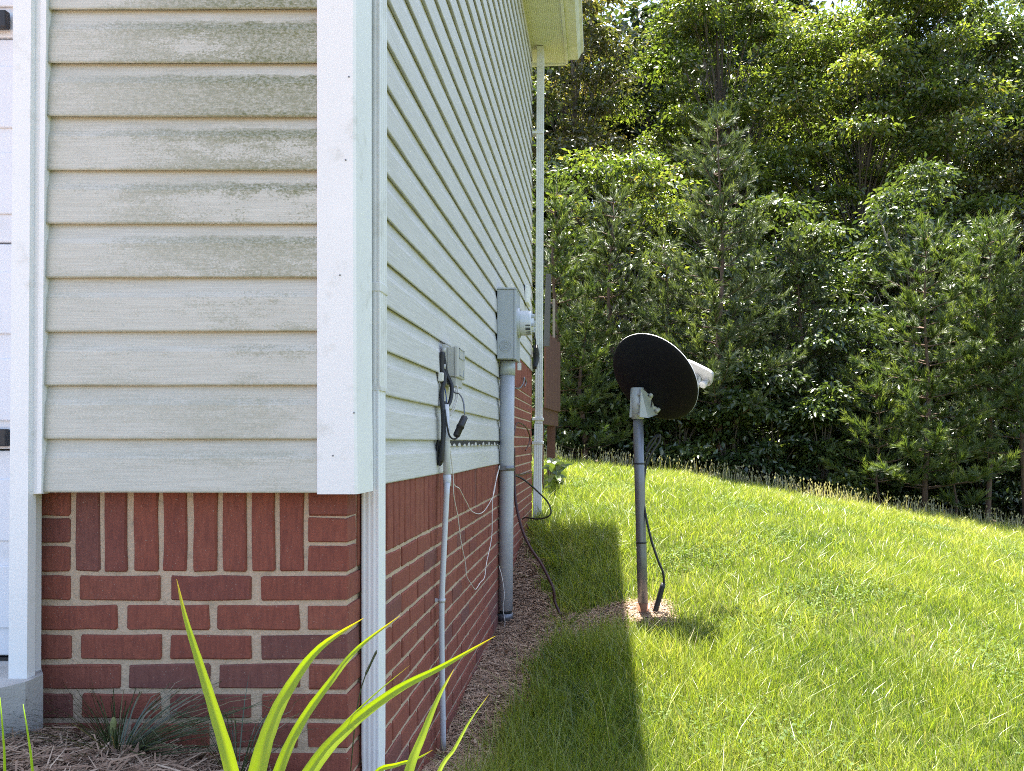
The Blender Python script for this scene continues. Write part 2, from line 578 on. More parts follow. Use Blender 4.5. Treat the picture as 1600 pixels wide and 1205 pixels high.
def spline(pts, per=6):
    pts = [Vector(p) for p in pts]
    q = [pts[0] * 2 - pts[1]] + pts + [pts[-1] * 2 - pts[-2]]
    out = []
    for i in range(1, len(q) - 2):
        for k in range(per):
            t = k / per
            a, b, c, d = q[i - 1], q[i], q[i + 1], q[i + 2]
            out.append(0.5 * ((2 * b) + (c - a) * t + (2 * a - 5 * b + 4 * c - d) * t * t + (3 * b - a - 3 * c + d) * t ** 3))
    out.append(pts[-1])
    return out


def np_mesh(name, verts, faces_n, faces, mat, parent=None, attrs=None, smooth=False):
    """fast mesh from arrays; faces is flat, faces_n the corner counts"""
    o0 = np.zeros(3)
    if parent is not None:
        o0 = np.array(root_of(parent).location)
    me = bpy.data.meshes.new(name)
    nv, nf, nl = len(verts), len(faces_n), len(faces)
    me.vertices.add(nv)
    me.vertices.foreach_set('co', (verts - o0).astype(np.float32).ravel())
    me.loops.add(nl)
    me.loops.foreach_set('vertex_index', faces.astype(np.int32))
    me.polygons.add(nf)
    st = np.zeros(nf, np.int32)
    st[1:] = np.cumsum(faces_n)[:-1]
    me.polygons.foreach_set('loop_start', st)
    if smooth:
        me.polygons.foreach_set('use_smooth', np.ones(nf, bool))
    for k, a in (attrs or {}).items():
        at_ = me.attributes.new(k, 'FLOAT', 'POINT')
        at_.data.foreach_set('value', a.astype(np.float32))
    me.materials.append(mat)
    me.update(calc_edges=True)
    me.validate()
    return link(bpy.data.objects.new(name, me), parent)


def unit(a):
    return a / np.maximum(np.linalg.norm(a, axis=1, keepdims=True), 1e-9)


# ------------------------------------------------------------------ the ground
CTRL = np.array([
    (-2.6, 0.8, -.62), (-1.6, 1.2, -.66), (-1.35, 1.85, -.69), (-.95, 1.85, -.75), (-.66, 1.85, -.84), (-.45, 2.05, -1.02),
    (-.8, 1.2, -.74), (-.3, 1.2, -1.0),
    (-.607, 2.9, -1.17), (-.607, 3.6, -1.145), (-.607, 4.68, -1.11), (-.607, 5.5, -.93), (-.607, 7.1, -.70),
    (-.2, 3, -1.16), (-.1, 4.6, -1.04), (.25, 4.6, -.985), (.15, 2.6, -1.14), (.15, 3.8, -1.06), (.15, 6, -.74), (.2, 7.5, -.57),
    (-.9, 12, -.25), (.3, 12, -.40), (1.6, 12, -.56), (3, 12, -.82), (6.4, 12, -1.36), (-3, 12, -.1), (9, 12, -1.8),
    (1.6, 3, -1.26), (1.0, 2.3, -1.22), (3, 6, -1.22), (3, 3, -1.5),
    (-5, 26, -.2), (2, 26, -1.2), (10, 26, -2.4), (14, 12, -2.5), (0, -3, -1.4), (4, -3, -2.0), (-3, -3, -.8), (-6, 5, -.5)])


def tps_fit(P):
    n = len(P)
    d = np.linalg.norm(P[:, None, :2] - P[None, :, :2], axis=2)
    K = np.where(d > 0, d * d * np.log(np.maximum(d, 1e-9)), 0) + np.eye(n) * 0.02
    A = np.zeros((n + 3, n + 3))
    A[:n, :n] = K
    A[:n, n] = 1
    A[:n, n + 1:] = P[:, :2]
    A[n, :n] = 1
    A[n + 1:, :n] = P[:, :2].T
    b = np.zeros(n + 3)
    b[:n] = P[:, 2]
    return np.linalg.solve(A, b)


TPS = tps_fit(CTRL)


def ground_z(x, y):
    x = np.clip(np.asarray(x, float), -8, 16)
    y = np.clip(np.asarray(y, float), -4, 28)
    d = np.sqrt((x[..., None] - CTRL[:, 0]) ** 2 + (y[..., None] - CTRL[:, 1]) ** 2)
    U = np.where(d > 0, d * d * np.log(np.maximum(d, 1e-9)), 0)
    return U @ TPS[:-3] + TPS[-3] + TPS[-2] * x + TPS[-1] * y + EYE


BED_Y = [1.0, 2.0, 2.7, 3.0, 3.8, 4.6, 5.2, 5.8, 6.4, 7.0]
BED_X = [-.30, -.42, -.40, -.37, -.31, -.27, -.34, -.45, -.57, -.62]


def bedness(x, y):
    """1 on the bare bed by the wall and the trench to the dish mast, 0 on the lawn"""
    wob = 0.035 * np.sin(y * 9.1 + 1) + 0.03 * np.sin(y * 23 + x * 7) + 0.02 * np.sin(y * 41)
    e = np.interp(y, BED_Y, BED_X) + wob
    b = np.clip((e - x) / 0.08 + 0.5, 0, 1)
    b = np.where(y > 7.2, 0, b)
    t = np.clip(1.7 - np.abs(y - (4.56 + 0.03 * np.sin(x * 12)) - 0.06 * np.clip(x, 0, 1)) / 0.16, 0, 1) * np.clip((0.44 - x) / 0.08, 0, 1) * np.clip((x + .5) / .05, 0, 1)
    front = np.clip((1.95 - y) / 0.05, 0, 1) * np.clip((-0.25 - x) / 0.1, 0, 1)
    return np.maximum(np.maximum(b, t), front)


def edge_y(x):
    """where the lawn ends and the wood begins"""
    return 12.2 + 0.25 * np.sin(x * 1.3 + .5) + 0.12 * np.sin(x * 3.7)


def graded(lo, f0, f1, hi, fine, grow=1.25):
    a = list(np.arange(f0, f1, fine))
    s, x = fine, f1
    while x < hi:
        a.append(x)
        s *= grow
        x += s
    a.append(hi)
    s, x = fine, f0
    b = []
    while x > lo:
        s *= grow
        x -= s
        b.append(max(x, lo))
    return np.array(sorted(set(b)) + a)


gx = graded(-300, -1.6, 1.6, 300, 0.045, 1.2)
gy = graded(-60, 1.0, 8.0, 400, 0.045, 1.2)
GX, GY = np.meshgrid(gx, gy)
GZ = ground_z(GX, GY)
BD = bedness(GX, GY)
GZ = GZ + BD * 0.010 * (np.sin(GX * 61 + 3 * np.sin(GY * 13)) * np.sin(GY * 53 + 2 * np.sin(GX * 17)))
nx, ny = len(gx), len(gy)
idx = np.arange(nx * ny).reshape(ny, nx)
q = np.stack([idx[:-1, :-1], idx[:-1, 1:], idx[1:, 1:], idx[1:, :-1]], -1).reshape(-1, 4)
WD = np.clip((GY - edge_y(GX)) / 0.25 + 0.5, 0, 1)
ground = np_mesh('ground', np.stack([GX, GY, GZ], -1).reshape(-1, 3), np.full(len(q), 4), q.ravel(), M['ground'], None, {'bed': BD.ravel(), 'wood': WD.ravel()}, True)
tag(ground, 'sloping ground under the lawn and the bare bed beside the house', None, None, 'structure')

# ------------------------------------------------------------------ the house
Z0 = EYE
BX, BY = -0.607, 1.93          # planes of the brick faces (side, front)
SXB, SYB = -0.6165, 1.8845     # planes behind the siding (side, front)
WALL_END = 7.17
COURSE = 0.1257
SBOT = Z0 - 0.118              # lowest edge of the siding
STEP_Y = 4.90                  # the siding stops here low down, brick carries on
STEP_N = 6

house = thing('house', (BX, BY, Z0 - 1.2), 'house corner with cream lap siding above red brick', 'house')
g = Geo()
g.box(-1.30, -0.622, 1.8865, WALL_END, SBOT + 0.012, Z0 + 3.52)
g.box(-0.6215, BX - 0.012, STEP_Y, WALL_END - 0.002, SBOT - 1.0, SBOT + STEP_N * COURSE + 0.02)
g.box(-7.0, -1.301, 2.07, WALL_END, Z0 - 1.5, Z0 + 3.52)
g.box(-7.0, -1.42, 1.8865, 2.069, Z0 + 1.45, Z0 + 3.52)
g.box(-1.299, -0.70, 1.99, WALL_END - .001, Z0 - 1.6, SBOT + 0.011)
wall = g.build('wall', M['body'], house)

# siding courses
PROF = [(0.002, 0.005), (0.0130, 0.0), (0.0146, 0.0028), (0.0112, 0.080), (0.0070, 0.094), (0.0012, 0.1300)]


def siding_course(front, z, a0, a1, k):
    segs = 10 if front else 40
    vs, fs = [], []
    n = len(PROF)
    for i in range(segs + 1):
        t = a0 + (a1 - a0) * i / segs
        w = 0.0010 * math.sin(t * 5.3 + k * 1.9) + 0.0006 * math.sin(t * 13.7 + k * 2.7)
        dz = 0.0008 * math.sin(t * 3.1 + k)
        for j, (o, h) in enumerate(PROF):
            e = o + (w if 0 < j < 5 else 0)
            vs.append((t, -e, h + dz) if front else (e, t, h + dz))
    for i in range(segs):
        for j in range(n - 1):
            fs.append((i * n + j, (i + 1) * n + j, (i + 1) * n + j + 1, i * n + j + 1))
    me = bpy.data.meshes.new('siding_plank')
    me.from_pydata(vs, [], fs)
    me.materials.append(M['siding'])
    me.update()
    bm = bmesh.new()
    bm.from_mesh(me)
    bmesh.ops.recalc_face_normals(bm, faces=bm.faces)
    bm.to_mesh(me)
    bm.free()
    return me


front_siding = Geo().box(-1.30, -0.66, 1.8850, 1.8864, SBOT + .01, Z0 + 2.0).build('siding_wall', M['body'], house)
side_siding = Geo().box(-0.6218, -0.6170, 2.0, STEP_Y, SBOT + 0.013, Z0 + 3.5).build('siding_wall', M['body'], house)
hl = house.location
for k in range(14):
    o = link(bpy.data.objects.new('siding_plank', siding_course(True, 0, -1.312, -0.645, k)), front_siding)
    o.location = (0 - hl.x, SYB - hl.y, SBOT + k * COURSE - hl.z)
for k in range(29):
    end = STEP_Y if k < STEP_N else WALL_END
    if k == 0:
        end = 3.10
    o = link(bpy.data.objects.new('siding_plank', siding_course(False, 0, 1.98, end, k + 20)), side_siding)
    o.location = (SXB - hl.x, 0 - hl.y, SBOT + k * COURSE - hl.z)
# lowest course past the small conduit: a repair piece hung a little low, its torn nailing hem showing
me = siding_course(False, 0, 3.12, STEP_Y, 77)
o = link(bpy.data.objects.new('siding_plank', me), side_siding)
o.location = (SXB - hl.x, -hl.y, SBOT - 0.012 - hl.z)
o['label'] = 'loose bottom siding plank with a torn upper edge'
Geo().box(-0.6140, -0.6045, 3.14, STEP_Y - .01, SBOT + COURSE - 0.022, SBOT + COURSE - 0.0035).build('dark_gap', M['gap'], side_siding)  # dark strip paints the shade of the open gap behind the hem
g = Geo()
for i in range(15):
    y = 3.18 + i * 0.115 + 0.015 * math.sin(i * 5)
    h = 0.012 + 0.006 * math.sin(i * 3.3)
    zb = SBOT + COURSE - 0.024
    g.prism([(-0.6035, y, zb), (-0.6035, y + .075, zb), (-0.6035, y + .05, zb + h), (-0.6035, y + .02, zb + h * .8)], (0.0012, 0, 0))
g.build('nailing_hem', M['siding'], side_siding)

# corner post, trims
g = Geo()
px0, px1, py0, py1 = -0.660, -0.570, 1.868, 1.996
zt, zb = Z0 + 3.5, Z0 - 0.1215
cols = []
for z in (zb, zb + 0.25, zb + 0.8, zt):
    fl = 0.004 * math.exp(-(z - zb) / 0.2)
    cols.append([(px0, py0 + .016, z), (px0, py0, z), (px0 + 0.004, py0 - .002, z), (px1 - .006 + fl, py0 - .002, z), (px1 + fl, py0 + .004, z), (px1 + .001 + fl, py1, z), (px1 - .016, py1, z)])
for a, b in zip(cols[:-1], cols[1:]):
    n = len(a)
    g.add(a + b, [(i, i + 1, n + i + 1, n + i) for i in range(n - 1)])
g.box(px0 + .004, px1 - .004, py0 + .006, py1 - .002, zb + .003, zb + .005)
g.build('corner_post', M['white'], house, 'white outside corner post hanging past the siding')
g = Geo()
for (u, v) in ((545, 120), (531, 430), (553, 645), (520, 712), (540, 250)):
    p = at(u, v, 1.8655)
    g.lathe(p, (0, -1, 0), [(0, .0022), (.0012, .0018), (.0013, .0001)], 8)
g.build('nail_heads', M['galv'], house)
# narrow channel at the garage side of the siding; it leans a little
g = Geo()


def lean_strip(g, u0t, u1t, u0b, u1b, vt, vb, d, th):
    a = [at(u0t, vt, d), at(u1t, vt, d), at(u1b, vb, d), at(u0b, vb, d)]
    g.prism(a, (0, th, 0))


lean_strip(g, 53, 75.5, 46.5, 63.5, -330, 772, 1.862, 0.03)
lean_strip(g, 66, 75.5, 57.5, 64.5, -330, 771, 1.858, 0.004)
g.build('j_channel', M['white'], house, 'narrow white channel closing the siding beside the garage')
g = Geo()
lean_strip(g, 23, 50.5, 13, 42, -330, 1071, 1.846, 0.015)
lean_strip(g, 23, 27, 13, 17, -330, 1071, 1.862, 0.16)
lean_strip(g, 50.6, 53, 42.1, 45, -330, 1071, 1.852, 0.02)
g.build('garage_door_casing', M['white'], house, 'broad white casing board down the garage opening')
g = Geo()
lean_strip(g, 44, 56, 46, 55, 740, 1090, 1.90, 0.02)
g.build('jamb_strip', M['white'], house, 'peeling white strip between casing and brick')

# garage door: sections with pressed panels, black strap hinges
dv = [-280, 60, 380, 703, 1026]
for i in range(4):
    zt_, zb_ = at(0, dv[i], 2.0).z, at(0, dv[i + 1], 2.0).z
    g = Geo()
    g.bbox(-4.2, -1.372, 2.0, 2.05, zb_ + .002, zt_ - .002, 0.004)
    for c in range(5):
        x1 = -1.43 - c * 0.55
        h = zt_ - zb_
        g.bbox(x1 - .48, x1 + 0.04, 1.994, 2.0005, zb_ + h * .14, zb_ + h * .44, 0.003)
        g.bbox(x1 - .48, x1 + 0.04, 1.994, 2.0005, zb_ + h * .56, zb_ + h * .86, 0.003)
    if i == 0:
        door = g.build('garage_door', M['door'], house, 'white panelled garage door')
    else:
        g.build('door_section', M['door'], door)
for v in (33, 684):
    p0, p1 = at(22, v - 13.5, 1.99), at(22, v + 13.5, 1.99)
    Geo().bbox(-1.95, -1.468, 1.976, 1.9935, p1.z, p0.z, 0.003).build('strap_hinge', M['iron'], door)
Geo().box(-4.2, -1.372, 1.995, 2.05, at(0, 1036, 2).z, at(0, 1027, 2).z).build('bottom_seal', M['black'], door)

# brickwork: mortar with every brick laid proud of it
brick_cache = {}


def brick_mesh(sx, sy, sz, var, face):
    """a brick whose seen face ('y' towards -Y, 'x' towards +X) has an uneven outline; 'c' is a corner brick seen on both"""
    key = (round(sx, 3), round(sy, 3), round(sz, 3), var, face)
    if key in brick_cache:
        return brick_cache[key]
    r = random.Random(len(brick_cache) * 7 + var)
    bm = bmesh.new()
    if face == 'c':
        bmesh.ops.create_cube(bm, size=1)
        for v in bm.verts:
            v.co = Vector((v.co.x * sx, v.co.y * sy, v.co.z * sz))
        bmesh.ops.bevel(bm, geom=bm.edges[:], offset=0.0028, segments=1, affect='EDGES')
        for v in bm.verts:
            v.co += Vector((r.uniform(-1, 1), r.uniform(-1, 1), r.uniform(-1, 1))) * 0.0019
    else:
        w, h, d = (sx, sz, sy) if face == 'y' else (sy, sz, sx)
        long_w = w >= h
        c = .0035
        hw, hh = w / 2, h / 2
        if long_w:
            ring = [(-hw + c, -hh), (-hw * .3, -hh), (hw * .35, -hh), (hw - c, -hh), (hw, -hh + c), (hw, hh - c), (hw - c, hh), (hw * .25, hh), (-hw * .4, hh), (-hw + c, hh), (-hw, hh - c), (-hw, -hh + c)]
        else:
            ring = [(-hw + c, -hh), (hw - c, -hh), (hw, -hh + c), (hw, -hh * .3), (hw, hh * .4), (hw, hh - c), (hw - c, hh), (-hw + c, hh), (-hw, hh - c), (-hw, hh * .25), (-hw, -hh * .45), (-hw, -hh + c)]
        ring = [(a + r.uniform(-1, 1) * .0017, b + r.uniform(-1, 1) * .0017) for a, b in ring]
        n = len(ring)

        def P(a, b, k):
            return (a, k, b) if face == 'y' else (-k, a, b)
        inset = .0030
        f = [bm.verts.new(P(a * (1 - inset / hw), b * (1 - inset / hh), -d / 2 + r.uniform(-.0008, .0008))) for a, b in ring]
        e = [bm.verts.new(P(a, b, -d / 2 + .003)) for a, b in ring]
        k_ = [bm.verts.new(P(a, b, -d / 2 + .03)) for a, b in ring]
        bm.faces.new(f)
        for i in range(n):
            j = (i + 1) % n
            bm.faces.new((f[i], e[i], e[j], f[j]))
            bm.faces.new((e[i], k_[i], k_[j], e[j]))
        bmesh.ops.recalc_face_normals(bm, faces=bm.faces)
        if face == 'y' and bm.faces[0].normal.y > 0 or face == 'x' and bm.faces[0].normal.x < 0:
            bmesh.ops.reverse_faces(bm, faces=bm.faces)
    me = bpy.data.meshes.new('brick')
    bm.to_mesh(me)
    bm.free()
    me.materials.append(M['brick'])
    brick_cache[key] = me
    return me


def brick(parent, x0, x1, y0, y1, z0, z1, face='y'):
    o = link(bpy.data.objects.new('brick', brick_mesh(x1 - x0, y1 - y0, z1 - z0, random.randrange(4), face)), parent)
    j = lambda s: random.uniform(-s, s)
    out = j(.0012)
    o.location = ((x0 + x1) / 2 - hl.x + (out if face == 'x' else 0), (y0 + y1) / 2 - hl.y + (out if face == 'y' else 0), (z0 + z1) / 2 - hl.z)
    o.rotation_euler = (j(.007), j(.007), j(.007))
    return o


fx = lambda u: (u - CU) * BY / F
fz = lambda v: Z0 - (v - CV) * BY / F
PITCH = 46.15 * BY / F
BH = 38 * BY / F
TOPJ = fz(896.3)                     # middle of the joint under the soldier course
g = Geo()
g.box(-1.40, BX - 0.006, BY + 0.0055, BY + 0.05, Z0 - 1.55, SBOT + .05)
front_brick = g.build('brick_wall', M['mortar'], house)
g = Geo()
g.box(BX - 0.05, BX - 0.0055, BY + 0.0505, WALL_END - 0.004, Z0 - 1.65, SBOT + .02)
g.box(BX - 0.05, BX - 0.0055, STEP_Y + .02, WALL_END - 0.004, SBOT + .0205, SBOT + STEP_N * COURSE + 0.01)
side_brick = g.build('brick_wall', M['mortar'], house)
D1 = 0.095
# soldier course and the stacks at its ends
for (u0, u1) in ((117, 154), (162, 198), (208.5, 246), (254, 291), (302, 339), (348, 384), (393, 429), (436.5, 474)):
    brick(front_brick, fx(u0), fx(u1), BY, BY + D1, fz(893), fz(764))
for (v0, v1) in ((767, 806), (810, 848), (854, 893)):
    brick(front_brick, fx(50), fx(108), BY, BY + D1, fz(v1), fz(v0))
    brick(front_brick, fx(481), BX, BY, BY + 0.068, fz(v1), fz(v0), 'c')
ROWS = [[(50, 109), (123, 250), (266, 392), (407, None)], [(50, 182), (198, 326), (339, 467), (481, None)],
        [(50, 109), (125, 252), (265, 392), (407, None)], [(50, 188), (201, 327), (342, 468), (482, None)],
        [(50, 112), (127, 250), (264, 391), (408, None)], [(50, 190), (205, 326), (343, 465), (480, None)],
        [(50, 110), (125, 251), (265, 392), (407, None)], [(50, 188), (201, 327), (342, 468), (482, None)]]
for r, row in enumerate(ROWS):
    zc = TOPJ - PITCH * (r + .5)
    for (u0, u1) in row:
        dz = random.uniform(-.0008, .0008)
        if u1 is None:
            brick(front_brick, fx(u0), BX, BY, BY + (D1 if r % 2 == 0 else 0.198), zc - BH / 2 + dz, zc + BH / 2 + dz, 'c')
        else:
            brick(front_brick, fx(u0), fx(u1), BY, BY + D1, zc - BH / 2 + dz, zc + BH / 2 + dz)
# side wall, near stretch: separate bricks
BL, JT = 0.197, 0.0155
y = BY + 0.068 + JT
while y < STEP_Y:
    brick(side_brick, BX - D1, BX, y, y + 0.057, fz(893), SBOT + .006, 'x')
    y += 0.057 + 0.0125
far = Geo()
for r in range(12):
    zc = TOPJ - PITCH * (r + .5)
    y = BY + (D1 if r % 2 == 0 else 0.198) + JT
    while y < WALL_END - 0.02:
        y1 = min(y + BL, WALL_END)
        gz = float(ground_z(BX, (y + y1) / 2))
        if zc + BH > gz - 0.03:
            if y < STEP_Y:
                brick(side_brick, BX - D1, BX, y, y1, zc - BH / 2, zc + BH / 2, 'x')
            else:
                far.bbox(BX - .03, BX + random.uniform(-.001, .001), y, y1, zc - BH / 2, zc + BH / 2, .002)
        y += BL + JT
nfar = int((SBOT + STEP_N * COURSE - .20 - TOPJ) / PITCH)
zsol = TOPJ + PITCH * nfar + .006
y = STEP_Y + 0.03
ztop = SBOT + STEP_N * COURSE
while y < WALL_END - .05:                    # soldier course under the high siding
    far.bbox(BX - .03, BX + random.uniform(-.001, .001), y, y + .057, zsol, ztop - .004, .002)
    y += .0695
r = 0
while True:
    zc = TOPJ + PITCH * (r + .5)
    if r >= nfar:
        break
    y = STEP_Y + 0.03 + (0.1 if r % 2 else 0)
    while y < WALL_END - 0.02:
        far.bbox(BX - .03, BX + random.uniform(-.001, .001), y, min(y + BL, WALL_END), zc - BH / 2, zc + BH / 2, .002)
        y += BL + JT
    r += 1
fo = far.build('far_brickwork', M['brick'], side_brick)
fo['kind'] = 'stuff'

# eave: soffit, fascia, gutter, roof
EZ = Z0 + 3.516
RY0, RY1 = 1.76, 7.42
g = Geo()
y = RY0
while y < RY1 - .01:
    y1 = min(y + 0.304, RY1)
    g.bbox(-0.70, -0.292, y + .001, y1 - .001, EZ, EZ + 0.02, .003)
    y += 0.304
g.build('soffit', M['soffit'], house)
g = Geo()
prof = [(-0.290, EZ + 0.03), (-0.200, EZ + 0.03), (-0.188, EZ + 0.05), (-0.172, EZ + 0.085), (-0.150, EZ + 0.105), (-0.148, EZ + .15), (-0.158, EZ + .15), (-0.160, EZ + .112), (-0.18, EZ + .09), (-0.196, EZ + 0.055), (-0.206, EZ + 0.036), (-0.284, EZ + 0.036), (-0.284, EZ + .15), (-0.290, EZ + .15)]
g.prism([(x, RY0, z) for x, z in prof], (0, RY1 - RY0, 0))
for yy in (RY0, RY1 - .002):
    g.prism([(x, yy, z) for x, z in (prof[0], prof[1], prof[2], prof[3], prof[4], prof[5], prof[-1])], (0, 0.002, 0))
g.build('gutter', M['gutter'], house)
Geo().box(-0.3145, -0.2915, RY0, RY1, EZ - .012, EZ + .17).build('fascia', M['gutter'], house)
Geo().prism([(-.70, RY1 + .001, EZ - .03), (-.315, RY1 + .001, EZ - .012), (-.315, RY1 + .001, EZ + .2), (-.70, RY1 + .001, EZ + .33)], (0, .022, 0)).build('eave_return', M['gutter'], house)
g = Geo()
sl = 0.42
g.prism([(-.16, RY0 - .02, EZ + .155), (-.16, RY0 - .02, EZ + .185), (-3.6, RY0 - .02, EZ + .185 + 3.44 * sl), (-7.1, RY0 - .02, EZ + .185), (-7.1, RY0 - .02, EZ + .155), (-3.6, RY0 - .02, EZ + .155 + 3.44 * sl)], (0, RY1 - RY0 + .04, 0))
g.build('roof', M['shingle'], house)
for yy in (1.885, WALL_END - .05):
    Geo().prism([(-.62, yy, EZ), (-.62, yy, EZ + .15 + .46 * sl), (-3.6, yy, EZ + .15 + 3.43 * sl), (-6.9, yy, EZ + .2), (-6.9, yy, EZ)], (0, .04, 0)).build('gable_wall', M['siding'], house)

# driveway slab
g = Geo()
ed = []
for i in range(26):
    y = 2.06 - i * 0.06 - (i > 14) * (i - 14) * .12
    ed.append((-1.325 + 0.020 * math.sin(i * 2.3) + 0.014 * math.sin(i * 5.1), y))
poly = [(-6, 2.06)] + ed + [(-6, ed[-1][1])]
zs = at(0, 1032, 2.0).z
g.prism([(x, y, zs) for x, y in poly], (0, 0, -0.5))
tag(g.build('driveway', M['concrete']), 'concrete driveway slab at the garage opening', None, None, 'structure')

# ------------------------------------------------------------------ downspouts


def ribbed_section(cx, cy, wx, wy):
    """outline of a ribbed downspout, corrugated on its outer faces"""
    pts = []
    n = 7

    def side(x0, y0, x1, y1, nx_, ny_):
        for i in range(n * 2):
            t = i / (n * 2)
            d = 0.0006 if (i % 4) in (1, 2) else -0.0004
            pts.append((x0 + (x1 - x0) * t + nx_ * d, y0 + (y1 - y0) * t + ny_ * d))
    x0, x1, y0, y1 = cx - wx / 2, cx + wx / 2, cy - wy / 2, cy + wy / 2
    side(x0, y0, x1, y0, 0, -1)
    side(x1, y0, x1, y1, 1, 0)
    side(x1, y1, x0, y1, 0, 1)
    side(x0, y1, x0, y0, -1, 0)
    return pts


def downspout_geo(stations, wx, wy):
    g = Geo()
    rings = []
    for (cx, cy, z, s) in stations:
        rings.append([(x, y, z) for x, y in ribbed_section(cx, cy, wx * s, wy * s)])
    n = len(rings[0])
    for a, b in zip(rings[:-1], rings[1:]):
        g.add(a + b, [(i, (i + 1) % n, n + (i + 1) % n, n + i) for i in range(n)])
    g.f += [tuple(range(n))]
    g.s += [False]
    return g


gz = float(ground_z(-.58, 2.05))
ds = thing('downspout', (-.58, 2.05, gz), 'white downspout at the near house corner behind the strap leaves', 'downspout', 'downspouts on the side wall')
zj = at(0, 608, 2.03).z
downspout_geo([(-.5805, 2.052, gz - .03, 1), (-.5795, 2.050, gz + .1, .99), (-.5795, 2.050, gz + .13, .95), (-.5795, 2.051, gz + .17, 1), (-.579, 2.05, zj, 1)], .044, .062).build('lower_pipe', M['downspout'], ds)
downspout_geo([(-.578, 2.052, zj + .001, 1), (-.577, 2.052, Z0 + 3.3, 1), (-.42, 2.052, Z0 + 3.52, 1)], .047, .066).build('upper_pipe', M['downspout_old'], ds)
zc = at(0, 449, 2.03).z
Geo().bbox(-.604, -.5515, 2.0165, 2.0875, zc - .013, zc + .012, .003).build('strap', M['downspout_old'], ds)
g = Geo()
g.box(-.6025, -.5530, 2.0178, 2.0862, zj - .004, zj + .006)
g.build('joint_rim', M['downspout_old'], ds)

gz = float(ground_z(-.53, 7.12))
ds = thing('downspout', (-.54, 7.12, gz), 'pale downspout at the far end of the side wall below the gutter', 'downspout', 'downspouts on the side wall')
zj = at(0, 662, 7.1).z
downspout_geo([(-.556, 7.12, gz - .02, 1), (-.545, 7.12, zj, 1)], .070, .068).build('lower_pipe', M['downspout'], ds)
downspout_geo([(-.543, 7.12, zj + .002, 1), (-.525, 7.12, Z0 + 3.51, 1)], .062, .07).build('upper_pipe', M['downspout_old'], ds)
for v in (692, 655, 208):
    zc = at(0, v, 7.1).z
    Geo().bbox(-.60, -.50, 7.075, 7.165, zc - .012, zc + .012, .003).build('strap', M['downspout_old'], ds)
solo('vent_panel', Geo().prism([at(853, 428, 7.5), at(861, 428, 7.5), at(858, 541, 7.5), at(849, 541, 7.5)], (0, .05, 0)), M['dark_panel'], 'dark grey upright panel beyond the far downspout, above the deck boards', 'panel')

# ------------------------------------------------------------------ electric meter on the side wall
MD0, MD1 = 4.70, 4.93
mx1 = -0.4926
zt_, zb_ = at(0, 451.5, MD0).z, at(0, 560.5, MD0).z
meter = thing('electric_meter', (-.60, (MD0 + MD1) / 2, zb_), 'grey electric meter box with round meter fixed to siding', 'electric meter')
Geo().bbox(-.603, mx1 - .012, MD0, MD1, zb_, zt_ - .004, .004).build('enclosure', M['grey_metal'], meter)
Geo().bbox(mx1 - .0115, mx1 + .002, MD0 - .003, MD1 + .003, zb_ - .004, zt_ - .002, .004).build('cover', M['grey_metal'], meter)
Geo().bbox(-.6035, mx1 + .004, MD0 - .005, MD1 + .005, zt_ - .0035, zt_ + .008, .003).build('top_flange', M['grey_metal'], meter)
kc = at(790, 541, MD0)
kz, kx = kc.z, kc.x
g = Geo()
for r in (.036, .027, .016):
    g.lathe((kx, MD0 - .0005, kz), (0, -1, 0), [(0, r), (.0022, r - .001), (.0022, r - .004), (0, r - .005)], 28)
g.lathe((kx, MD0 - .0005, kz), (0, -1, 0), [(0, .009), (.0015, .008), (.0015, .0001)], 20)
g.build('knockout', M['grey_metal'], meter)
mc = Vector((mx1 + .002, 4.815, at(0, 505, 4.815).z))
g = Geo().lathe(mc, (1, 0, 0), [(0, .088), (.012, .088), (.012, .079), (.016, .078)], 36)
g.build('meter_ring', M['galv_light'], meter)
g = Geo().lathe(mc, (1, 0, 0), [(.0162, .0755), (.070, .0735), (.080, .072), (.083, .069), (.083, .052), (.094, .050), (.096, .046), (.096, .0001)], 36)
mb = g.build('meter_body', M['clear'], meter)
g = Geo()
for i in range(8):     # printed plate with dark bars on the lower near side
    a = math.radians(198 + i * 7)
    y, z = mc.y + math.cos(a) * .0745, mc.z + math.sin(a) * .0745
    if i in (0, 2, 3, 5, 7):
        g.box(mc.x + .050, mc.x + .078, y - .0012, y + .0012, z - .0032, z + .0032)
g.build('printed_bars', M['black'], mb)
g = Geo()
for a in (.2, 1.3, 2.4, 3.5, 4.6, 5.7):
    y, z = mc.y + math.cos(a) * .05, mc.z + math.sin(a) * .05
    g.bbox(mc.x + .082, mc.x + .101, y - .012, y + .012, z - .008, z + .008, .002)
g.build('dial_frame', M['grey_metal'], mb)
tg = at(811.5, 572.5, 4.80)
Geo().bbox(tg.x - .012, tg.x + .012, tg.y, tg.y + .004, tg.z - .024, tg.z + .022, .003).build('seal_tag', M['tag'], meter)
Geo().tube(spline([(tg.x, tg.y + .002, tg.z + .02), (tg.x + .004, tg.y, tg.z + .045), (tg.x - .004, tg.y + .02, zb_ + .004)], 4), .0015, 5).build('seal_wire', M['white_wire'], meter)

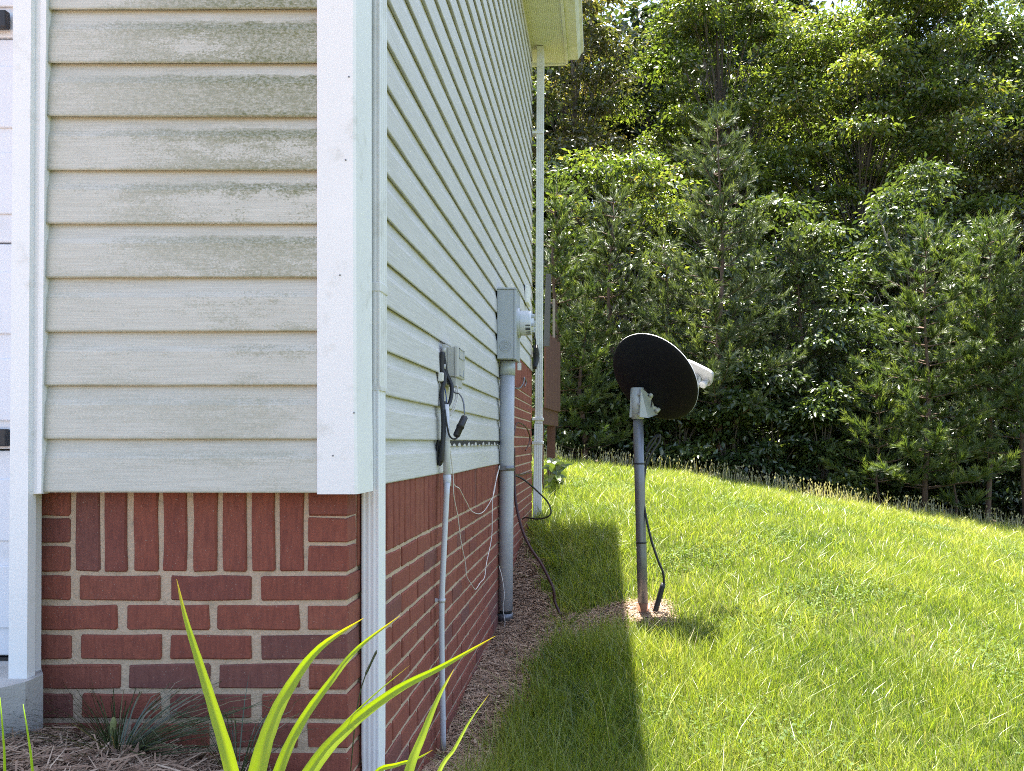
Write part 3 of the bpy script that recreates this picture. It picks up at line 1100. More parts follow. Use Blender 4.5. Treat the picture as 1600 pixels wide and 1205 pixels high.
# the thick conduit under it
gz = float(ground_z(-.56, 4.815))
cp = thing('conduit_pipe', (-.565, 4.815, gz), 'thick grey conduit pipe running from the meter box into the ground', 'pipe')
top, bot = Vector((-.5545, 4.815, zb_ - .004)), Vector((-.568, 4.815, gz - .05))
mid = lambda t: top.lerp(bot, t)
Geo().tube([mid(0.05), mid(.3), mid(.6), mid(.925)], .0435, 24).build('pipe', M['pvc'], cp)
Geo().tube([mid(0.0), mid(0.052)], [.047, .047], 24).build('hub', M['galv_light'], cp)
zs_ = (top.z - at(0, 731.5, 4.8).z) / (top.z - bot.z)
g = Geo().tube([mid(zs_ - .009), mid(zs_ + .009)], .0465, 24)
sp = mid(zs_)
g.box(-.606, sp.x, sp.y - .05, sp.y - .042, sp.z - .012, sp.z + .012)
g.box(-.606, sp.x, sp.y + .042, sp.y + .05, sp.z - .012, sp.z + .012)
g.build('strap', M['galv'], cp)
Geo().tube([mid(.926), mid(.935)], .0375, 20).build('gap_ring', M['gap'], cp)
Geo().tube([mid(.9355), mid(.962)], .046, 20).build('coupling', M['galv'], cp)
Geo().tube([mid(.9625), mid(1)], .040, 20).build('stub', M['galv'], cp)

# ------------------------------------------------------------------ telephone box, its thin conduit and cables
TD0, TD1 = 3.06, 3.21
tx1 = -0.541
zt_, zb_ = at(0, 541, TD0).z, at(0, 589, TD0).z
tb = thing('utility_box', (-.60, 3.13, zb_ - .03), 'small beige cable box hung on siding above the thin white conduit', 'utility box')
Geo().bbox(-.602, -.585, TD0 - .012, TD1 + .01, zb_ - .03, zt_ + .006, .003).build('back_plate', M['beige'], tb)
Geo().bbox(-.5845, tx1 - .016, TD0, TD1, zb_ + .001, zt_ - .001, .004).build('body', M['beige'], tb)
cv = Geo().bbox(tx1 - .0155, tx1, TD0 - .004, TD1 + .004, zb_ - .002, zt_ + .002, .005).build('cover', M['beige'], tb)
g = Geo()
h = zt_ - zb_
for a, b, c, d in ((.15, .85, .93, .96), (.15, .85, .62, .65), (.15, .2, .62, .96), (.8, .85, .62, .96), (.2, .8, .06, .09), (.2, .25, .06, .3), (.75, .8, .06, .3)):
    g.box(tx1 + .0002, tx1 + .0022, TD0 + a * .15, TD0 + b * .15, zb_ + c * h, zb_ + d * h)
g.build('raised_outline', M['grey_metal'], cv)
Geo().bbox(-.578, tx1 - .008, TD0 + .004, TD1 - .01, zb_ - .036, zb_ - .001, .003).build('cable_hood', M['beige'], tb)
g = Geo()
for v in (549, 574):
    z = at(0, v, TD0).z
    g.tube([(-.592, TD0 - .02, z - .009), (-.592, TD0 - .02, z + .009)], .007, 10)
g.build('hinge', M['beige'], tb)

gz = float(ground_z(-.575, 2.95))
tc = thing('thin_conduit', (-.575, 2.95, gz), 'thin pale conduit rising from the straw to the beige cable box', 'pipe')
c0 = [at(696, 632, 3.0), at(697.5, 690, 3.0), at(698.5, 752, 3.0)]
Geo().tube(c0, .0135, 16).build('upper_sleeve', M['pvc_white'], tc)
Geo().tube([at(698.6, 742, 3.0), at(698.8, 760, 3.0)], .0152, 16).build('coupling', M['pvc_white'], tc)
c1 = spline([at(698.6, 755, 2.98), at(695, 830, 2.97), at(690.5, 930, 2.95), at(690, 1000, 2.95), at(691.5, 1100, 2.95), at(692.5, 1172, 2.96)], 4)
Geo().tube(c1, .0108, 14).build('pipe', M['pvc_white'], tc)
p = at(690.3, 938, 2.95)
g = Geo().tube([p + Vector((0, 0, -.006)), p + Vector((0, 0, .006))], .0135, 14)
g.bbox(p.x - .03, p.x, p.y - .004, p.y + .004, p.z - .006, p.z + .006, .001)
g.build('clip', M['pvc_white'], tc)


def cable(name, pts, r, mat, label, cat='cable', per=6, n=6, group=None):
    return solo(name, Geo().tube(spline(pts, per), r, n), mat, label, cat, group)


cable('black_cable', [at(691, 550, 3.02), at(690, 575, 3.02), at(695, 590, 3.02), at(690, 615, 3.0), at(692, 640, 2.98), at(693, 670, 2.97), at(691, 700, 2.96), at(689, 722, 2.96)], .009, M['black'],
      'thick black cable down the left of the beige cable box')
cable('black_cable', [at(693, 553, 3.05), at(696, 580, 3.05), at(704, 598, 3.05), at(706, 610, 3.04), at(703, 628, 3.02), at(697, 636, 3.0), at(694, 628, 3.0)], .008, M['black'],
      'black cable bundle bending under the beige cable box')
cable('black_cable', [at(695, 640, 2.96), at(698, 662, 2.96), at(702, 680, 2.97), at(708, 686, 2.98), at(714, 685, 3.0)], .0035, M['black'], 'thin black cable curving into the bottom of the black splice tube')
cable('grey_cable', [at(707, 607, 3.06), at(711, 614, 3.05), at(718, 616, 3.04), at(724, 628, 3.03), at(726, 648, 3.02)], .003, M['galv'], 'thin grey cable looping from the box into the splice top')
cable('blue_wire', [at(694, 602, 3.03), at(697, 618, 3.02), at(698, 634, 3.01)], .002, M['blue'], 'thin blue wire behind black cables under the beige box', 'wire')
for i, (ua, ub) in enumerate(((712, 704), (715, 708))):
    cable('white_wire', [at(ua, 602, 3.08), at(ua, 622, 3.06), at((ua + ub) / 2, 635, 3.04), at(ub, 650 - i * 6, 3.03)], .0026, M['white_wire'],
          ('white wire end beside the black cables, the longer one', 'white wire end nearer the grey loop, the shorter one')[i], 'wire')
solo('cable_clamp', Geo().bbox(*[c for a, b in zip(at(684, 596, 3.0), at(695, 583, 3.03)) for c in (min(a, b), max(a, b))], .004), M['tag'], 'white plastic clamp holding the black cables beside the beige box', 'clamp')
s0, s1 = at(726.5, 651, 3.02), at(712.5, 682, 2.98)
st = thing('splice_tube', s1, 'black cylindrical cable splice dangling below the beige cable box', 'cable splice')
ax = (s1 - s0)
Ln = ax.length
Geo().lathe(s0, ax, [(0, .0001), (0, .010), (.004, .0128), (Ln * .48, .0135)], 18).build('upper_half', M['black'], st)
Geo().lathe(s0, ax, [(Ln * .48, .0150), (Ln * .56, .0150), (Ln * .56, .0130), (Ln - .004, .0130), (Ln, .010), (Ln, .0001)], 18).build('lower_half', M['black'], st)
cable('coiled_cable', [at(686, 688, 2.98), at(684, 700, 2.98), at(684, 716, 2.98), at(687, 725, 2.97), at(690, 712, 2.97), at(689, 694, 2.97)], .009, M['black'], 'black taped cable coil at the torn siding beside the thin conduit')

cable('white_wire', [on_side(u, v, -.592) for u, v in ((702, 690), (707, 730), (709, 756), (717, 763), (720, 768), (726, 780), (730, 787), (735, 797), (746, 803), (756, 799), (766, 784), (772, 770), (776, 745), (781, 728))], .0022, M['white_wire'],
      'pale wire in the shorter drooping loop between conduits', 'wire')
cable('white_wire', [on_side(u, v, -.590) for u, v in ((703, 700), (708, 745), (709, 775), (715, 806), (720, 845), (727, 880), (729, 900), (737, 914), (743, 921), (750, 911), (757, 902), (760, 880), (768, 840), (769, 800), (771, 770), (778, 740), (781, 727))], .0022, M['white_wire'],
      'pale wire in the longer loop that ends in a point on the brick', 'wire')
cable('white_wire', [at(780, 885, 4.72), at(785, 905, 4.7), at(788, 930, 4.7), at(786, 950, 4.7), at(789, 972, 4.7), at(787, 985, 4.7)], .002, M['white_wire'], 'crinkled white wire hanging along the foot of the thick conduit', 'wire')
cable('black_cable', [at(803, 700, 4.9), at(803.5, 745, 4.9), at(806, 785, 4.86), at(815, 825, 4.8), at(828, 855, 4.75), at(845, 880, 4.7), at(858, 905, 4.66), at(865, 922, 4.64), at(867, 940, 4.64), at(876, 962, 4.62)], .0085, M['dark_red'],
      'dark cable swooping from the thick conduit down to the bare soil')
cable('black_cable', [at(803, 743, 5.0), at(812, 746, 5.05), at(824, 754, 5.1), at(842, 770, 5.2), at(856, 785, 5.25), at(861, 800, 5.25), at(855, 808, 5.25), at(840, 811, 5.3), at(822, 809, 5.4), at(816, 811, 5.5)], .0055, M['black'],
      'thin black cable in a wide loop out from the brick over grass')
cable('dark_cable', [on_side(u, v, -.575) for u, v in ((803, 680), (807, 662), (816, 663), (824, 671), (828, 684), (826, 694), (821, 704))], .006, M['dark_red'], 'short dark cable hooped on the far brick right of the conduit')
cable('dark_cable', [on_side(u, v, -.59) for u, v in ((803, 741), (813, 742), (822, 740), (831, 738))], .006, M['dark_red'], 'straight dark cable lying along a brick joint near the far downspout')
cable('cable_bundle', [on_side(u, v, -.585) for u, v in ((806, 607), (813, 606), (818, 598), (819, 590), (822, 597), (820, 604))], .006, M['galv'], 'tangled grey cable ends on the brick just under the meter')
solo('cable_splice', Geo().tube([on_side(837, 541, -.56), on_side(838.5, 558, -.56), on_side(836, 575, -.56)], [.02, .03, .016], 12), M['black'], 'black tube hanging at the edge of siding by the far downspout', 'cable splice')
cable('black_cable', [on_side(831, 515, -.575), on_side(836, 528, -.565), on_side(837.3, 542, -.56)], .006, M['black'], 'thin black cable feeding the hanging tube by the far downspout')
p0, p1 = on_side(821, 445, -.597), on_side(826, 482, -.597)
solo('mounting_block', Geo().bbox(-.602, -.575, p0.y, p0.y + .22, p1.z, p0.z, .006), M['white'], 'small white mounting block on the siding above the round meter', 'mounting block')

# ------------------------------------------------------------------ satellite dish
PD = 4.60
base = at(1005, 958, PD)
base.z = float(ground_z(base.x, base.y)) - .02
topp = at(996.5, 640, PD)
sd = thing('satellite_dish', base, 'black satellite dish facing away on a grey steel mast', 'satellite dish')
Geo().tube([base + (topp - base) * .07, base.lerp(topp, .3), base.lerp(topp, .62), base.lerp(topp, .985)], .0295, 20).build('mast', M['galv'], sd)
Geo().tube([base - Vector((0, 0, .1)), base + (topp - base) * .0699], .0297, 20).build('mast_foot', M['rust'], sd, 'rusty foot of the mast')
g = Geo()
for t in (.36, .74):
    a = base.lerp(topp, t)
    g.tube([a - Vector((0, 0, .005)), a + Vector((0, 0, .005))], .0312, 16)
g.build('cable_tie', M['black'], sd)
nrm = Vector((.555, .63, .545)).normalized()
dc = at(1021.5, 591.5, PD - .02)
down = (nrm * nrm.z - Vector((0, 0, 1))).normalized()
side = nrm.cross(down).normalized()
R = .282
prof_b = [(-.052, .0001), (-.050, R * .2), (-.043, R * .45), (-.028, R * .72), (-.008, R * .93), (0.0, R * .985), (.006, R)]
g = Geo().lathe(dc, nrm, prof_b, 56)
g.build('reflector_back', M['dish_back'], sd)
g = Geo().lathe(dc, nrm, [(.0062, R + .0005), (.0105, R + .001), (.011, R - .003), (.006, R - .008), (-.004, R * .92), (-.024, R * .72), (-.039, R * .45), (-.046, R * .2), (-.048, .0001)], 56)
g.build('reflector_face', M['dish_front'], sd)
# bracket behind the dish
bx = topp
g = Geo()
g.tube([bx + Vector((0, 0, -.055)), bx + Vector((0, 0, .125))], .036, 18)
g.build('mast_clamp', M['galv_light'], sd)
g = Geo()
for s in (-1, 1):
    o_ = Vector((0, 0, 0)) + side * (.036 * s) + Vector((.012, 0, 0))
    q0 = bx + o_
    back = dc - nrm * .044 + side * (.036 * s - .07 * (1 if side.x > 0 else -1)) + down * .13
    g.prism([q0 + Vector((-.022, -.03, .12)), back - down * .05, back + down * .03, back + down * .085, q0 + Vector((.02, -.03, -.05)), q0 + Vector((-.03, -.03, -.045))], side * .004)
ep = g.build('elevation_plate', M['galv_light'], sd)
out = side if side.y < 0 else -side
q0 = bx + out * .0405 + Vector((.012, 0, 0))
bk = dc - nrm * .044 + out * .0405 - side * (.07 * (1 if side.x > 0 else -1)) + down * .13
Geo().tube(spline([q0.lerp(bk, .35) + Vector((0, 0, .065)), q0.lerp(bk, .75) + Vector((0, 0, .035)), q0.lerp(bk, .8) + Vector((0, 0, -.005)), q0.lerp(bk, .45) + Vector((0, 0, -.03))], 4), .0035, 5).build('slot', M['gap'], ep)
sgn = 1 if side.x > 0 else -1
bc = dc - nrm * .040 + down * .135 - side * (.07 * sgn)
g = Geo()
for a, b in ((side * -.05 + down * -.055, side * .05 + down * .05), (side * .05 + down * -.055, side * -.05 + down * .05)):
    g.tube([bc + a - nrm * .004, bc - nrm * .012, bc + b - nrm * .004], .013, 8)
for a in (-.05, .05):
    for b in (-.055, .05):
        g.lathe(bc + side * a + down * b - nrm * .02, nrm, [(0, .0001), (0, .012), (.03, .012)], 12)
g.build('back_bracket', M['galv_light'], sd)
g = Geo()
for z in (-.03, .03, .085):
    p = bx + Vector((.004, -.034, z))
    g.tube([p, p + Vector((0, -.016, 0))], .007, 6)
p = bx + Vector((.045, -.036, .03))
g.build('clamp_bolt', M['galv'], sd)
arm_a = dc + down * (R * .95) + nrm * .004
feed = at(1090, 584, 4.86)
long_ = (side * (.84 if side.x > 0 else -.84) + down * .54).normalized()
short_ = (nrm.cross(long_) + nrm * .12).normalized()
Geo().tube(spline([arm_a, arm_a + nrm * .15 + down * .03, feed + down * .06 - nrm * .03, feed + down * .02], 5), .014, 8).build('feed_arm', M['galv_light'], sd)
# feed head: a paddle on edge with two horns looking back at the dish
fr = -nrm
g = Geo()
sq = []
for k in range(40):
    a = 2 * math.pi * k / 40
    ca, sa = math.cos(a), math.sin(a)
    rx = abs(ca) ** .4 * math.copysign(1, ca)
    ry = abs(sa) ** .4 * math.copysign(1, sa)
    sq.append(feed + long_ * (rx * .098) + short_ * (ry * .064))
g.prism(sq, nrm * .02)
g.build('feed_head', M['feed'], sd)
g = Geo()
for s in (-.01, .058):
    c = feed + long_ * s - nrm * .001 + down * .02
    g.lathe(c, fr, [(0, .016), (.03, .017), (.04, .024), (.055, .024), (.058, .018), (.058, .0001)], 16)
g.build('feed_horn', M['feed'], sd)
cable('black_cable', [at(1028, 684, 4.66), at(1031, 680, 4.66), at(1030, 690, 4.66), at(1018, 708, 4.64), at(1011, 722, 4.63), at(1007, 745, 4.62), at(1005.5, 775, 4.6), at(1009, 805, 4.58), at(1018, 845, 4.56), at(1028, 875, 4.55), at(1036, 895, 4.55), at(1037.5, 912, 4.55)], .0068, M['black'],
      'black coaxial cable hanging along the satellite dish mast', 'cable')
cable('black_cable', [at(1008, 714, 4.63), at(1016, 700, 4.65), at(1026, 684, 4.66), at(1026, 680, 4.67), at(1014, 694, 4.66), at(1010, 706, 4.66)], .006, M['black'], 'small black cable loop tied near the top of the mast', 'cable')
solo('cable_sleeve', Geo().tube([at(1036.5, 911, 4.55), at(1035, 917, 4.55), at(1024, 955, 4.55), at(1022.5, 962, 4.55)], [.012, .0155, .0155, .014], 12), M['black'], 'black tubular cable sleeve stuck in soil beside the mast foot', 'cable sleeve')

# ------------------------------------------------------------------ wooden deck beyond the wall end
A, B = at(850, 516, 8.4), at(873, 543, 9.6)
A2, B2 = Vector((A.x, A.y, 0)), Vector((B.x, B.y, 0))
dr = (B2 - A2).normalized()
nr = Vector((dr.y, -dr.x, 0))
gz = float(ground_z(A.x, A.y))
deck = thing('wooden_deck', (A.x, A.y, gz), 'brown stained wooden deck railing beyond the house end', 'deck')
zt_, zb_ = A.z, Z0 + .36
Lr = (B2 - A2).length
nb = 9
for i in range(nb):
    a = A2 + dr * (Lr * i / nb + .004)
    b = A2 + dr * (Lr * (i + 1) / nb - .004)
    h = zt_ - .012 * math.sin(i * 2.1)
    pts = [(a.x, a.y, zb_), (b.x, b.y, zb_), (b.x, b.y, h), (a.x, a.y, h)]
    Geo().prism(pts, nr * .02).build('board', M['deck'], deck)
a, b = A2 - dr * .02 - nr * .045, B2 - nr * .045
Geo().prism([(a.x, a.y, zb_ - .17), (b.x, b.y, zb_ - .17), (b.x, b.y, zb_ + .005), (a.x, a.y, zb_ + .005)], nr * .04).build('rim_beam', M['deck'], deck)
a2, b2 = A2 - nr * .046, B2 - nr * .046
Geo().prism([(a2.x, a2.y, zb_ - .03), (b2.x, b2.y, zb_ - .03), (b2.x - 2.4, b2.y, zb_ - .03), (a2.x - 2.4, a2.y, zb_ - .03)], (0, 0, .03)).build('deck_floor', M['deck'], deck)
for p in (A2 + dr * .06 - nr * .06, B2 - dr * .22 - nr * .06, A2 + Vector((-2.2, .1, 0)), B2 + Vector((-2.2, -.1, 0))):
    zg = float(ground_z(p.x, p.y))
    Geo().box(p.x - .045, p.x + .045, p.y - .045, p.y + .045, zg - .1, zb_ - .171).build('post', M['deck'], deck)
pz = at(863, 460, 9.3)
zg = float(ground_z(pz.x, pz.y))
solo('wooden_post', Geo().bbox(pz.x - .014, pz.x + .014, pz.y + .3, pz.y + .34, zg, pz.z, .004), M['grey_wood'], 'thin weathered grey post standing behind the brown deck boards', 'post')

# ------------------------------------------------------------------ blades: lawn, straw, tufts


def blades(name, P, H, W, az, lean, mat, rnd, parent=None, twist=None, mid_t=.55, base_w=.8):
    """grass blades as two-piece strips: P bases, H heights, W widths, az lean directions, lean sideways reach"""
    n = len(P)
    d = np.stack([np.cos(az), np.sin(az), np.zeros(n)], 1)
    ta = az + math.pi / 2 if twist is None else twist
    s = np.stack([np.cos(ta), np.sin(ta), np.zeros(n)], 1)
    up = np.array([0, 0, 1.0])
    m = P + d * (lean * .36)[:, None] + up * (H * mid_t * 1.08)[:, None]
    t = P + d * lean[:, None] + up * H[:, None]
    hw = (W / 2)[:, None]
    V = np.stack([P - s * hw * base_w, P + s * hw * base_w, m + s * hw * .9, m - s * hw * .9, t], 1).reshape(-1, 3)
    b = np.arange(n)[:, None] * 5
    q_ = np.concatenate([b + [[0, 1, 2, 3]], b + [[3, 2, 4]]], 1)
    fn = np.tile([4, 3], n)
    return np_mesh(name, V, fn, q_.ravel(), mat, parent, {'rnd': np.repeat(rnd, 5)})


def lawn_points(n, y0, y1, xl, xr, keep_bed=False):
    y = np.sqrt(rng.uniform(y0 ** 2, y1 ** 2, n))
    x = rng.uniform(0, 1, n) * (xr(y) - xl(y)) + xl(y)
    return x, y


PX, PY = [], []
for (n, y0, y1) in ((90000, 1.9, 4.2), (100000, 4.2, 7.0), (150000, 7.0, 12.6)):
    x, y = lawn_points(n, y0, y1, lambda y: np.where(y < 7.3, -.64, -.095 * y - .25), lambda y: .56 * y + .35)
    PX.append(x)
    PY.append(y)
for (n, y0, y1) in ((26000, 1.6, 6.0), (34000, 6.0, 12.6)):      # beyond the right edge of the frame
    x, y = lawn_points(n, y0, y1, lambda y: .56 * y + .35, lambda y: .56 * y + 2.6)
    PX.append(x)
    PY.append(y)
x, y = np.concatenate(PX), np.concatenate(PY)
bn = bedness(x, y)
sparse = 0.5 + 0.5 * np.sin(x * 5.1 + 2 * np.sin(y * 2.3)) * np.sin(y * 4.3 + 1.5 * np.sin(x * 3.1))
keep = (rng.uniform(0, 1, len(x)) > bn * 1.1 - .06) & (rng.uniform(0, 1, len(x)) < .72 + .28 * sparse) & (y < edge_y(x) + .1 * rng.normal(size=len(x))) & ((x > BX + .02) | (y > WALL_END + .05))
x, y, bn = x[keep], y[keep], bn[keep]
n = len(x)
z = ground_z(x, y)
patch = .5 + .5 * np.sin(x * 2.1 + 1.3 * np.sin(y * 1.7)) * np.sin(y * 1.9 + 1.1 * np.sin(x * 2.7))
h = rng.gamma(6, 1 / 6, n) * (.046 + .030 * patch) * np.where(rng.uniform(0, 1, n) > .985, 1.9, 1)
shade_side = np.clip((.30 - x) / .3, 0, 1) * (y < 8)
front_of_trench = np.clip(1 - np.abs(y - 4.22) / .25, 0, 1) * (x < .5)
h = h * (1 + .6 * shade_side) * (1 - .4 * bn) * (1 - .45 * front_of_trench)
w = (.0017 + .00046 * y) * rng.uniform(.6, 1.4, n)
w = np.where(h > .13, w * .6, w)
blot = np.sin(x * 3.3 + 2.1 * np.sin(y * 1.1 + .6)) * np.sin(y * 2.6 + 1.7 * np.sin(x * 1.9))
fineb = np.sin(x * 11 + 3 * np.sin(y * 5)) * np.sin(y * 9 + 2.5 * np.sin(x * 6))
rn = np.clip(rng.beta(2.2, 2.4, n) * .85 + .12 * (patch - .5) + .13 * blot + .10 * fineb + .14 * np.clip((y - 8) / 4, 0, 1) + .16 * np.clip((x - 2.2) / 2.5, 0, 1), 0, .9)
h = h * (1 + .22 * fineb + .15 * blot)
rn = np.where(rng.uniform(0, 1, n) < .03 + .05 * np.clip(blot, 0, 1) + .05 * np.clip((y - 9) / 3, 0, 1), rng.uniform(.9, 1, n), rn)
az = rng.uniform(0, 2 * math.pi, n)
lean = h * rng.gamma(1.6, .36, n)
lean = np.minimum(lean, h * 1.8)
lawn = blades('lawn_grass', np.stack([x, y, z - .004], 1), h, w, az, lean, M['grass'], rn, twist=rng.uniform(0, 2 * math.pi, n))
tag(lawn, 'sunlit green lawn grass sloping up to the trees', 'grass', None, 'stuff')

# clover and small broad weeds in patches
x, y = lawn_points(60000, 2.0, 10.0, lambda y: np.full_like(y, -.35), lambda y: .56 * y + .5)
cp_ = np.sin(x * 2.7 + 1.9 * np.sin(y * 1.4 + 2)) * np.sin(y * 2.2 + 1.6 * np.sin(x * 1.7 + 1))
k = (cp_ > .25 + .35 * rng.uniform(0, 1, len(x))) & (bedness(x, y) < .3)
x, y = x[k], y[k]
n = len(x)
c = np.stack([x, y, ground_z(x, y) + rng.uniform(.018, .055, n)], 1)
a = rng.uniform(0, 6.28, n)
L_ = (rng.uniform(.010, .018, n) * (1 + .05 * y))[:, None]
d = np.stack([np.cos(a), np.sin(a), rng.normal(.1, .25, n)], 1)
s_ = np.stack([-np.sin(a), np.cos(a), rng.normal(0, .25, n)], 1)
V = np.stack([c, c + d * L_ * .6 + s_ * L_ * .45, c + d * L_, c + d * L_ * .6 - s_ * L_ * .45], 1).reshape(-1, 3)
clover = np_mesh('clover', V, np.full(n, 4), np.arange(4 * n), M['clover'], None, {'rnd': np.repeat(rng.uniform(.2, 1, n), 4)})
tag(clover, 'patches of low clover leaves mixed into the lawn', 'clover', None, 'stuff')

# long grass and seed heads along the edge of the wood
x = rng.uniform(-1.6, 8.2, 1900)
x = x[rng.uniform(0, 1, 1900) < .35 + .65 * (np.sin(x * 2.9 + 2 * np.sin(x * 1.3)) > -.1)]
y = edge_y(x) + rng.normal(0, .22, len(x)) - .1
z = ground_z(x, y)
n = len(x)
H = rng.uniform(.10, .30, n)
P = np.stack([x, y, z], 1)
az = rng.uniform(0, 6.28, n)
ln = H * rng.uniform(.05, .5, n)
b1 = blades('edge_stalks', P, H, np.full(n, .006), az, ln, M['seed'], rng.uniform(0, 1, n))
sel = rng.uniform(0, 1, n) < .5
tip = P[sel] + np.stack([np.cos(az[sel]) * ln[sel], np.sin(az[sel]) * ln[sel], H[sel] - .01], 1)
k = len(tip)
offs = np.array([(0, 0, -.012), (.009, 0, .004), (0, 0, .022), (-.009, 0, .004), (0, .009, .004), (0, -.009, .004)])
V = (tip[:, None, :] + offs[None] * rng.uniform(.7, 1.5, (k, 1, 1))).reshape(-1, 3)
fq = np.array([(0, 1, 2, 3), (0, 4, 2, 5)])
q_ = (np.arange(k)[:, None, None] * 6 + fq[None]).reshape(-1)
b2 = np_mesh('seed_heads', V, np.full(2 * k, 4), q_, M['seed'], b1, {'rnd': np.repeat(rng.uniform(.4, 1, k), 6)})
b1.name = 'edge_grass'
tag(b1, 'dry seeding stalks along the far edge of the lawn', 'grass', None, 'stuff')


def straws(name, x, y, label, lift=.012):
    n = len(x)
    z = ground_z(x, y) + rng.uniform(.001, lift, n) + .008
    L_ = rng.uniform(.03, .13, n)
    a = rng.uniform(0, 6.28, n)
    d = np.stack([np.cos(a), np.sin(a), rng.normal(0, .14, n)], 1)
    s = np.stack([-np.sin(a), np.cos(a), rng.normal(0, .3, n)], 1)
    w = rng.uniform(.0010, .0022, n)[:, None]
    c = np.stack([x, y, z], 1)
    bend = s * (L_ * rng.normal(0, .12, n))[:, None]
    V = np.stack([c - d * L_[:, None] / 2 - s * w, c - d * L_[:, None] / 2 + s * w, c + bend + s * w, c + bend - s * w, c + d * L_[:, None] / 2 + s * w * .3, c + d * L_[:, None] / 2 - s * w * .3], 1).reshape(-1, 3)
    b = np.arange(n)[:, None] * 6
    q_ = np.concatenate([b + [[0, 1, 2, 3]], b + [[3, 2, 4, 5]]], 1)
    o = np_mesh(name, V, np.full(2 * n, 4), q_.ravel(), M['straw'], None, {'rnd': np.repeat(rng.beta(2, 2, n), 6)})
    return tag(o, label, 'straw', None, 'stuff')


x = rng.uniform(-.61, .5, 90000)
y = rng.uniform(1.95, 7.2, 90000)
k = (bedness(x, y) > rng.uniform(.1, .9, 90000)) & (x > BX + .004)
straws('dead_straw', x[k], y[k], 'dead straw strewn over the bare strip along the brick wall')
x = rng.uniform(-1.33, -.2, 16000)
y = rng.uniform(.8, 1.925, 16000)
straws('dry_mulch', x, y, 'dry straw mulch on the bed before the front brick', .02)

# fallen leaves and bark chips on both beds
x = np.concatenate([rng.uniform(-.6, -.1, 900), rng.uniform(-1.3, -.45, 500)])
y = np.concatenate([rng.uniform(2.3, 6.0, 900), rng.uniform(1.35, 1.92, 500)])
k = (bedness(x, y) > .5)
x, y = x[k], y[k]
n = len(x)
c = np.stack([x, y, ground_z(x, y) + rng.uniform(.012, .024, n)], 1)
a = rng.uniform(0, 6.28, n)
L_ = rng.uniform(.012, .045, n)[:, None]
W_ = L_ * rng.uniform(.25, .6, n)[:, None]
d = np.stack([np.cos(a), np.sin(a), rng.normal(0, .35, n)], 1)
s_ = np.stack([-np.sin(a), np.cos(a), rng.normal(0, .35, n)], 1)
V = np.stack([c, c + d * L_ * .5 + s_ * W_ * .5, c + d * L_, c + d * L_ * .5 - s_ * W_ * .5 + np.array([0, 0, .004])], 1).reshape(-1, 3)
chips = np_mesh('fallen_leaves', V, np.full(n, 4), np.arange(4 * n), M['straw'], None, {'rnd': np.repeat(rng.uniform(0, 1, n) ** 1.5, 4)})
tag(chips, 'small dead leaves and bark chips lying on the bare beds', 'leaves', None, 'stuff')

# small stones on the bed
g = Geo()
for i in range(70):
    sx_, sy_ = (random.uniform(-.58, -.2), random.uniform(2.7, 5.2)) if i > 25 else (random.uniform(-1.25, -.6), random.uniform(1.5, 1.9))
    r_ = random.uniform(.004, .012)
    zz = float(ground_z(sx_, sy_)) + r_ * .5 + .006
    b = bmesh.new()
    bmesh.ops.create_icosphere(b, subdivisions=1, radius=r_)
    b.verts.index_update()
    g.add([(sx_ + v.co.x * random.uniform(.8, 1.4), sy_ + v.co.y * random.uniform(.8, 1.4), zz + v.co.z * .7) for v in b.verts], [[v.index for v in f.verts] for f in b.faces])
    b.free()
tag(g.build('gravel', M['mortar']), 'small pale stones scattered in the bare bed', 'gravel', None, 'stuff')


def strap_leaf(root, pts, w, mat, name='leaf', fold=.25, tipyellow=True, vis=None):
    """an arching strap leaf with a keel: pts along its length; it tapers over the last vis metres"""
    c = spline(pts, 5)
    n = len(c)
    acc = [0.0] * n
    for i in range(n - 2, -1, -1):
        acc[i] = acc[i + 1] + (c[i] - c[i + 1]).length
    vis = vis or acc[0] * .8
    V, R_ = [], []
    for i, p in enumerate(c):
        t = min(1.0, acc[i] / vis)                 # 0 at the tip
        tg_ = (c[min(i + 1, n - 1)] - c[max(i - 1, 0)]).normalized()
        s = tg_.cross(Vector((0.25, -1, .15))).normalized()
        nn = s.cross(tg_)
        base = .6 + .4 * min(1, (acc[0] - acc[i]) / (acc[0] * .3 + 1e-6))
        wd = w * .5 * max(.03, t ** .72) * base * (1 + .03 * math.sin(i * 2.3))
        for e, lift, dr_ in ((1, fold, 0), (.62, fold * .75, .10), (.3, fold * .25, -.06), (0, 0, .16), (-.3, fold * .25, -.06), (-.62, fold * .75, .10), (-1, fold, 0)):
            V.append(p + s * (wd * e) + nn * (wd * lift))
            R_.append(min(1, max(0, (.10 + .9 * max(0, .28 - t) / .28 if tipyellow else .4) + dr_ + .05 * math.sin(i * 1.7 + e * 9))))
    V = np.array([tuple(v) for v in V])
    fs = []
    for i in range(n - 1):
        for k_ in range(6):
            a = i * 7 + k_
            fs += [a, a + 1, a + 8, a + 7]
    return np_mesh(name, V, np.full((n - 1) * 6, 4), np.array(fs), mat, root, {'rnd': np.array(R_)}, True)


# foreground clump of strap leaves, in the sun just past the house shadow
FD = .50
b0 = at(440, 1205, FD)
zg = float(ground_z(b0.x, FD))
lily = thing('strap_leaf_plant', (b0.x, FD, zg), 'bright yellow-green strap leaf plant in the foreground', 'plant')
gb = lambda u, d=FD: Vector(((u - CU) * d / F, d, zg))


